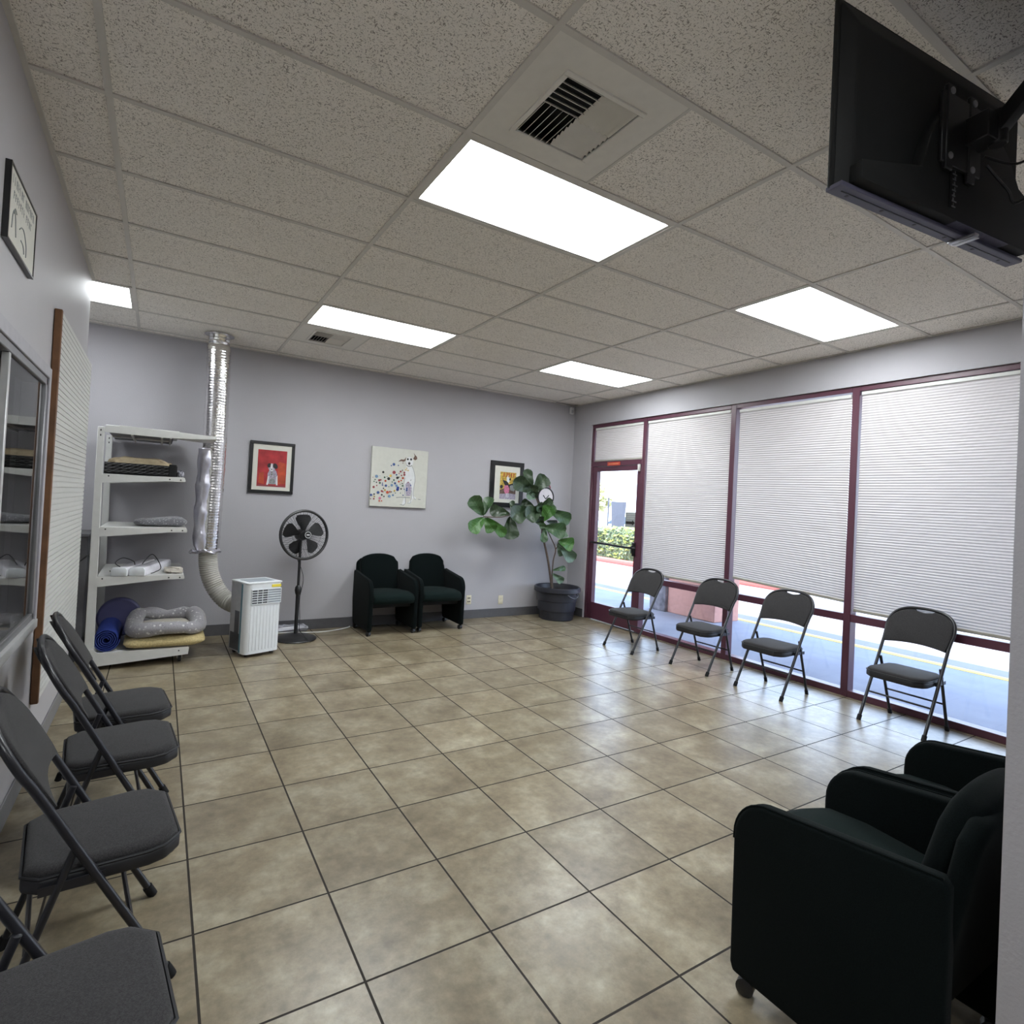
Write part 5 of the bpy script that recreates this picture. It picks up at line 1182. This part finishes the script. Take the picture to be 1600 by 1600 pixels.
for B_, T_, wd, mm in LEAVES:
    B_ = Vector(B_); T_ = Vector(T_); d_ = T_-B_; L_ = d_.length; d_.normalize()
    wd *= 1.28; T_ = B_+(T_-B_)*1.12; L_ *= 1.12; view = Vector((-0.55, -0.83, 0.0))+Vector((rnd.uniform(-0.25, 0.25), rnd.uniform(-0.2, 0.2), rnd.uniform(-0.1, 0.35)))
    side = d_.cross(view).normalized(); nor = side.cross(d_).normalized()
    bm = BM(); uvl = bm.loops.layers.uv.new('UVMap'); nu, nv = 6, 11; grid = []; uvs = {}
    for j in range(nv):
        v_ = j/(nv-1)
        hw = wd/2*(0.10+0.95*math.sin(min(1.0, v_*0.60+0.06)*PI)**0.0*(v_**0.75)*(1 if v_ < 0.7 else math.sqrt(max(0, 1-((v_-0.7)/0.31)**2)))*1.15) if v_ > 0 else wd*0.03
        row = []
        for i in range(nu+1):
            u_ = -1+2*i/nu
            p = B_+d_*(L_*v_)+side*(hw*u_)+nor*(0.16*wd*abs(u_)**1.3*1.0-0.22*L_*(v_-0.5)**2+0.010*math.sin(v_*14+u_*3))
            vt = bm.verts.new(p); row.append(vt); uvs[vt] = (i/nu, v_)
        grid.append(row)
    for j in range(nv-1):
        for i in range(nu):
            f = bm.faces.new((grid[j][i], grid[j][i+1], grid[j+1][i+1], grid[j+1][i]))
            for lp in f.loops: lp[uvl].uv = uvs[lp.vert]
    obj('leaf', bm, mm, pl, w=True, ang=80)

# ================================================================== TELEVISION ON ITS WALL ARM
TVC = Vector((0.992, -0.612, 2.640)); TVA = -0.118
tv = thing('television', 'black flat television seen from behind, hung under the ceiling at the upper right', 'television', tuple(TVC), TVA)
W2, H2 = 0.46, 0.265
# local: x along the screen, y towards the room (screen side), -y is the back
bm = BM(); box(bm, -W2, W2, 0.0, 0.014, -H2, H2); bevel(bm, 0.004, 2); obj('screen_panel', bm, 'tv', tv)
bm = BM(); box(bm, -W2+0.008, W2-0.008, 0.014, 0.016, -H2+0.014, H2-0.008); obj('screen', bm, 'black', tv)
bm = BM(); box(bm, -W2, W2, -0.030, 0.017, -H2-0.003, -H2+0.010); bevel(bm, 0.002, 1)
for k in range(6): box(bm, -0.40+0.155*k, -0.392+0.155*k, -0.004, 0.004, -H2-0.0042, -H2-0.0028, mi=1)
box(bm, -W2+0.03, W2-0.03, -0.010, -0.007, -H2-0.0045, -H2-0.0028, mi=1)
obj('bottom_bezel', bm, ['tv_strip', 'black'], tv)
bm = BM()  # tapering back shell
fr_ = [(-W2+0.004, -H2+0.004), (W2-0.004, -H2+0.004), (W2-0.004, H2-0.004), (-W2+0.004, H2-0.004)]
b2 = [(-W2+0.05, -H2+0.01), (W2-0.05, -H2+0.01), (W2-0.05, H2-0.07), (-W2+0.05, H2-0.07)]
A = [bm.verts.new((x, 0.0, z)) for x, z in fr_]; B_ = [bm.verts.new((x, -0.026, z)) for x, z in b2]
bm.faces.new(A); bm.faces.new(B_[::-1])
for i in range(4): bm.faces.new((A[i], B_[i], B_[(i+1)%4], A[(i+1)%4]))
bevel(bm, 0.008, 3, 10); obj('back_shell', bm, 'tv', tv)
bm = BM(); prism(bm, [(-0.42, -H2+0.012), (0.44, -H2+0.012), (0.44, -0.09), (0.36, -0.06), (0.30, 0.02), (0.24, 0.06), (-0.06, 0.06), (-0.12, -0.03), (-0.16, -0.14), (-0.42, -0.20)], -0.058, -0.02); bevel(bm, 0.006, 2); obj('rear_housing', bm, 'tv', tv)
bm = BM()
for k in range(11): box(bm, 0.0+0.0, 0.30, -0.052+0.0, -0.0, 0, 0.001) if False else box(bm, 0.02, 0.31, -0.056+0.0036*k, -0.0545+0.0036*k, -H2+0.010, -H2+0.0125)
obj('speaker_grille', bm, 'tv_strip', tv)
bm = BM(); o_ = [(-0.37, -H2+0.03), (-0.34, -H2+0.055), (-0.26, -H2+0.055), (-0.22, -H2+0.02)]
tube(bm, [(x, -0.030, z) for x, z in o_], 0.004, 6); box(bm, -0.35, -0.25, -0.031, -0.027, -H2+0.022, -H2+0.050); obj('left_speaker', bm, 'tv_strip', tv)
bm = BM(); prism(bm, [(-0.010, -0.03), (0.010, -0.03), (0.010, 0.035), (-0.010, 0.035)], -0.0145+0.0, -0.0120, 'xz', Matrix.Translation((0.12, -0.03, -H2-0.004)) @ Matrix.Rotation(PI/2, 4, 'X'))
box(bm, 0.108, 0.132, -0.062, 0.012, -H2-0.010, -H2-0.002); bevel(bm, 0.003, 2); s = obj('clip', bm, 'silver', tv); s['label'] = 'pale silver clip under the screen'
bm = BM()
rnd = random.Random(3)
for k in range(12):
    z = -H2+0.045+0.016*k; box(bm, -0.012, 0.004+rnd.uniform(0, 0.012), -0.0595, -0.0575, z, z+0.004); box(bm, -0.012+rnd.uniform(0, 0.015), -0.009+rnd.uniform(0.0, 0.016), -0.0595, -0.0575, z, z+0.012)
obj('socket_markings', bm, 'grey_metal', tv)
bm = BM(); box(bm, -0.026, -0.016, -0.0605, -0.0575, -H2+0.04, -0.02); obj('socket_bay', bm, 'black_rough', tv)
# mount
mt = thing('television_mount', 'black articulated wall arm holding the television', 'bracket', (1.02, -0.955, 2.72))
MX = Matrix.Translation(TVC) @ Matrix.Rotation(TVA, 4, 'Z')
bm = BM(); box(bm, -0.09, 0.11, -0.070, -0.058, -0.11, 0.10, MX); box(bm, 0.04, 0.075, -0.074, -0.060, -0.14, 0.12, MX); box(bm, -0.075, -0.04, -0.074, -0.060, -0.13, 0.12, MX); bevel(bm, 0.003, 1); obj('mounting_plate', bm, 'black', mt, w=True)
for x, z in ((-0.057, 0.10), (-0.057, -0.09), (0.057, -0.10), (0.057, 0.10)):
    bm = BM(); lathe(bm, [(0, 0), (0.010, 0), (0.010, 0.003), (0.004, 0.006), (0, 0.006)], 12, mx=MX @ Matrix.Translation((x, -0.074, z)) @ Matrix.Rotation(PI/2, 4, 'X')); obj('bolt', bm, 'silver', mt, w=True)
J1 = MX @ Vector((0.09, -0.12, 0.01)); WP = Vector((1.02, -0.945, 2.83)); EL = (J1+WP)/2
bm = BM(); tube(bm, [J1+Vector((0, 0, -0.05)), J1+Vector((0, 0, 0.05))], 0.024, 12); box(bm, 0.02, 0.10, -0.13, -0.068, -0.035, 0.045, MX); bevel(bm, 0.003, 1); obj('tilt_joint', bm, 'black', mt, w=True)
def arm_bar(p, q, hh, ww):
    p = Vector(p); q = Vector(q); d_ = (q-p).normalized(); s_ = d_.cross(Vector((0, 0, 1))).normalized()*ww; u_ = s_.cross(d_).normalized()*hh
    b = BM(); V = [b.verts.new(c+a_*s_+c_*u_) for c in (p, q) for a_, c_ in ((-1, -1), (1, -1), (1, 1), (-1, 1))]
    b.faces.new(V[:4]); b.faces.new(V[4:][::-1])
    for i in range(4): b.faces.new((V[i], V[4+i], V[4+(i+1)%4], V[(i+1)%4]))
    bevel(b, 0.004, 2); return b
obj('arm', arm_bar(J1, WP, 0.024, 0.018), 'black', mt, w=True)
bm = BM(); box(bm, WP.x-0.05, WP.x+0.05, -0.958, -0.935, 2.70, 2.92); bevel(bm, 0.004, 1); obj('wall_plate', bm, 'black', mt, w=True)
for i, (pp, lab) in enumerate((([(1.10, -0.70, 2.60), (1.16, -0.76, 2.57), (1.20, -0.80, 2.62), (1.16, -0.78, 2.66), (1.20, -0.84, 2.66), (1.26, -0.90, 2.62), (1.30, -0.955, 2.58)], 'black looped cable hanging near the arm joint'),
    ([(1.12, -0.70, 2.58), (1.16, -0.74, 2.50), (1.18, -0.76, 2.46), (1.24, -0.84, 2.54), (1.32, -0.92, 2.60), (1.36, -0.95, 2.62)], 'black cable hanging in a low V behind the television'))):
    bm = BM(); tube(bm, smooth_path(pp, 6), 0.004, 6); tag(obj('cable', bm, 'black'), lab, 'cable', 'television cables')
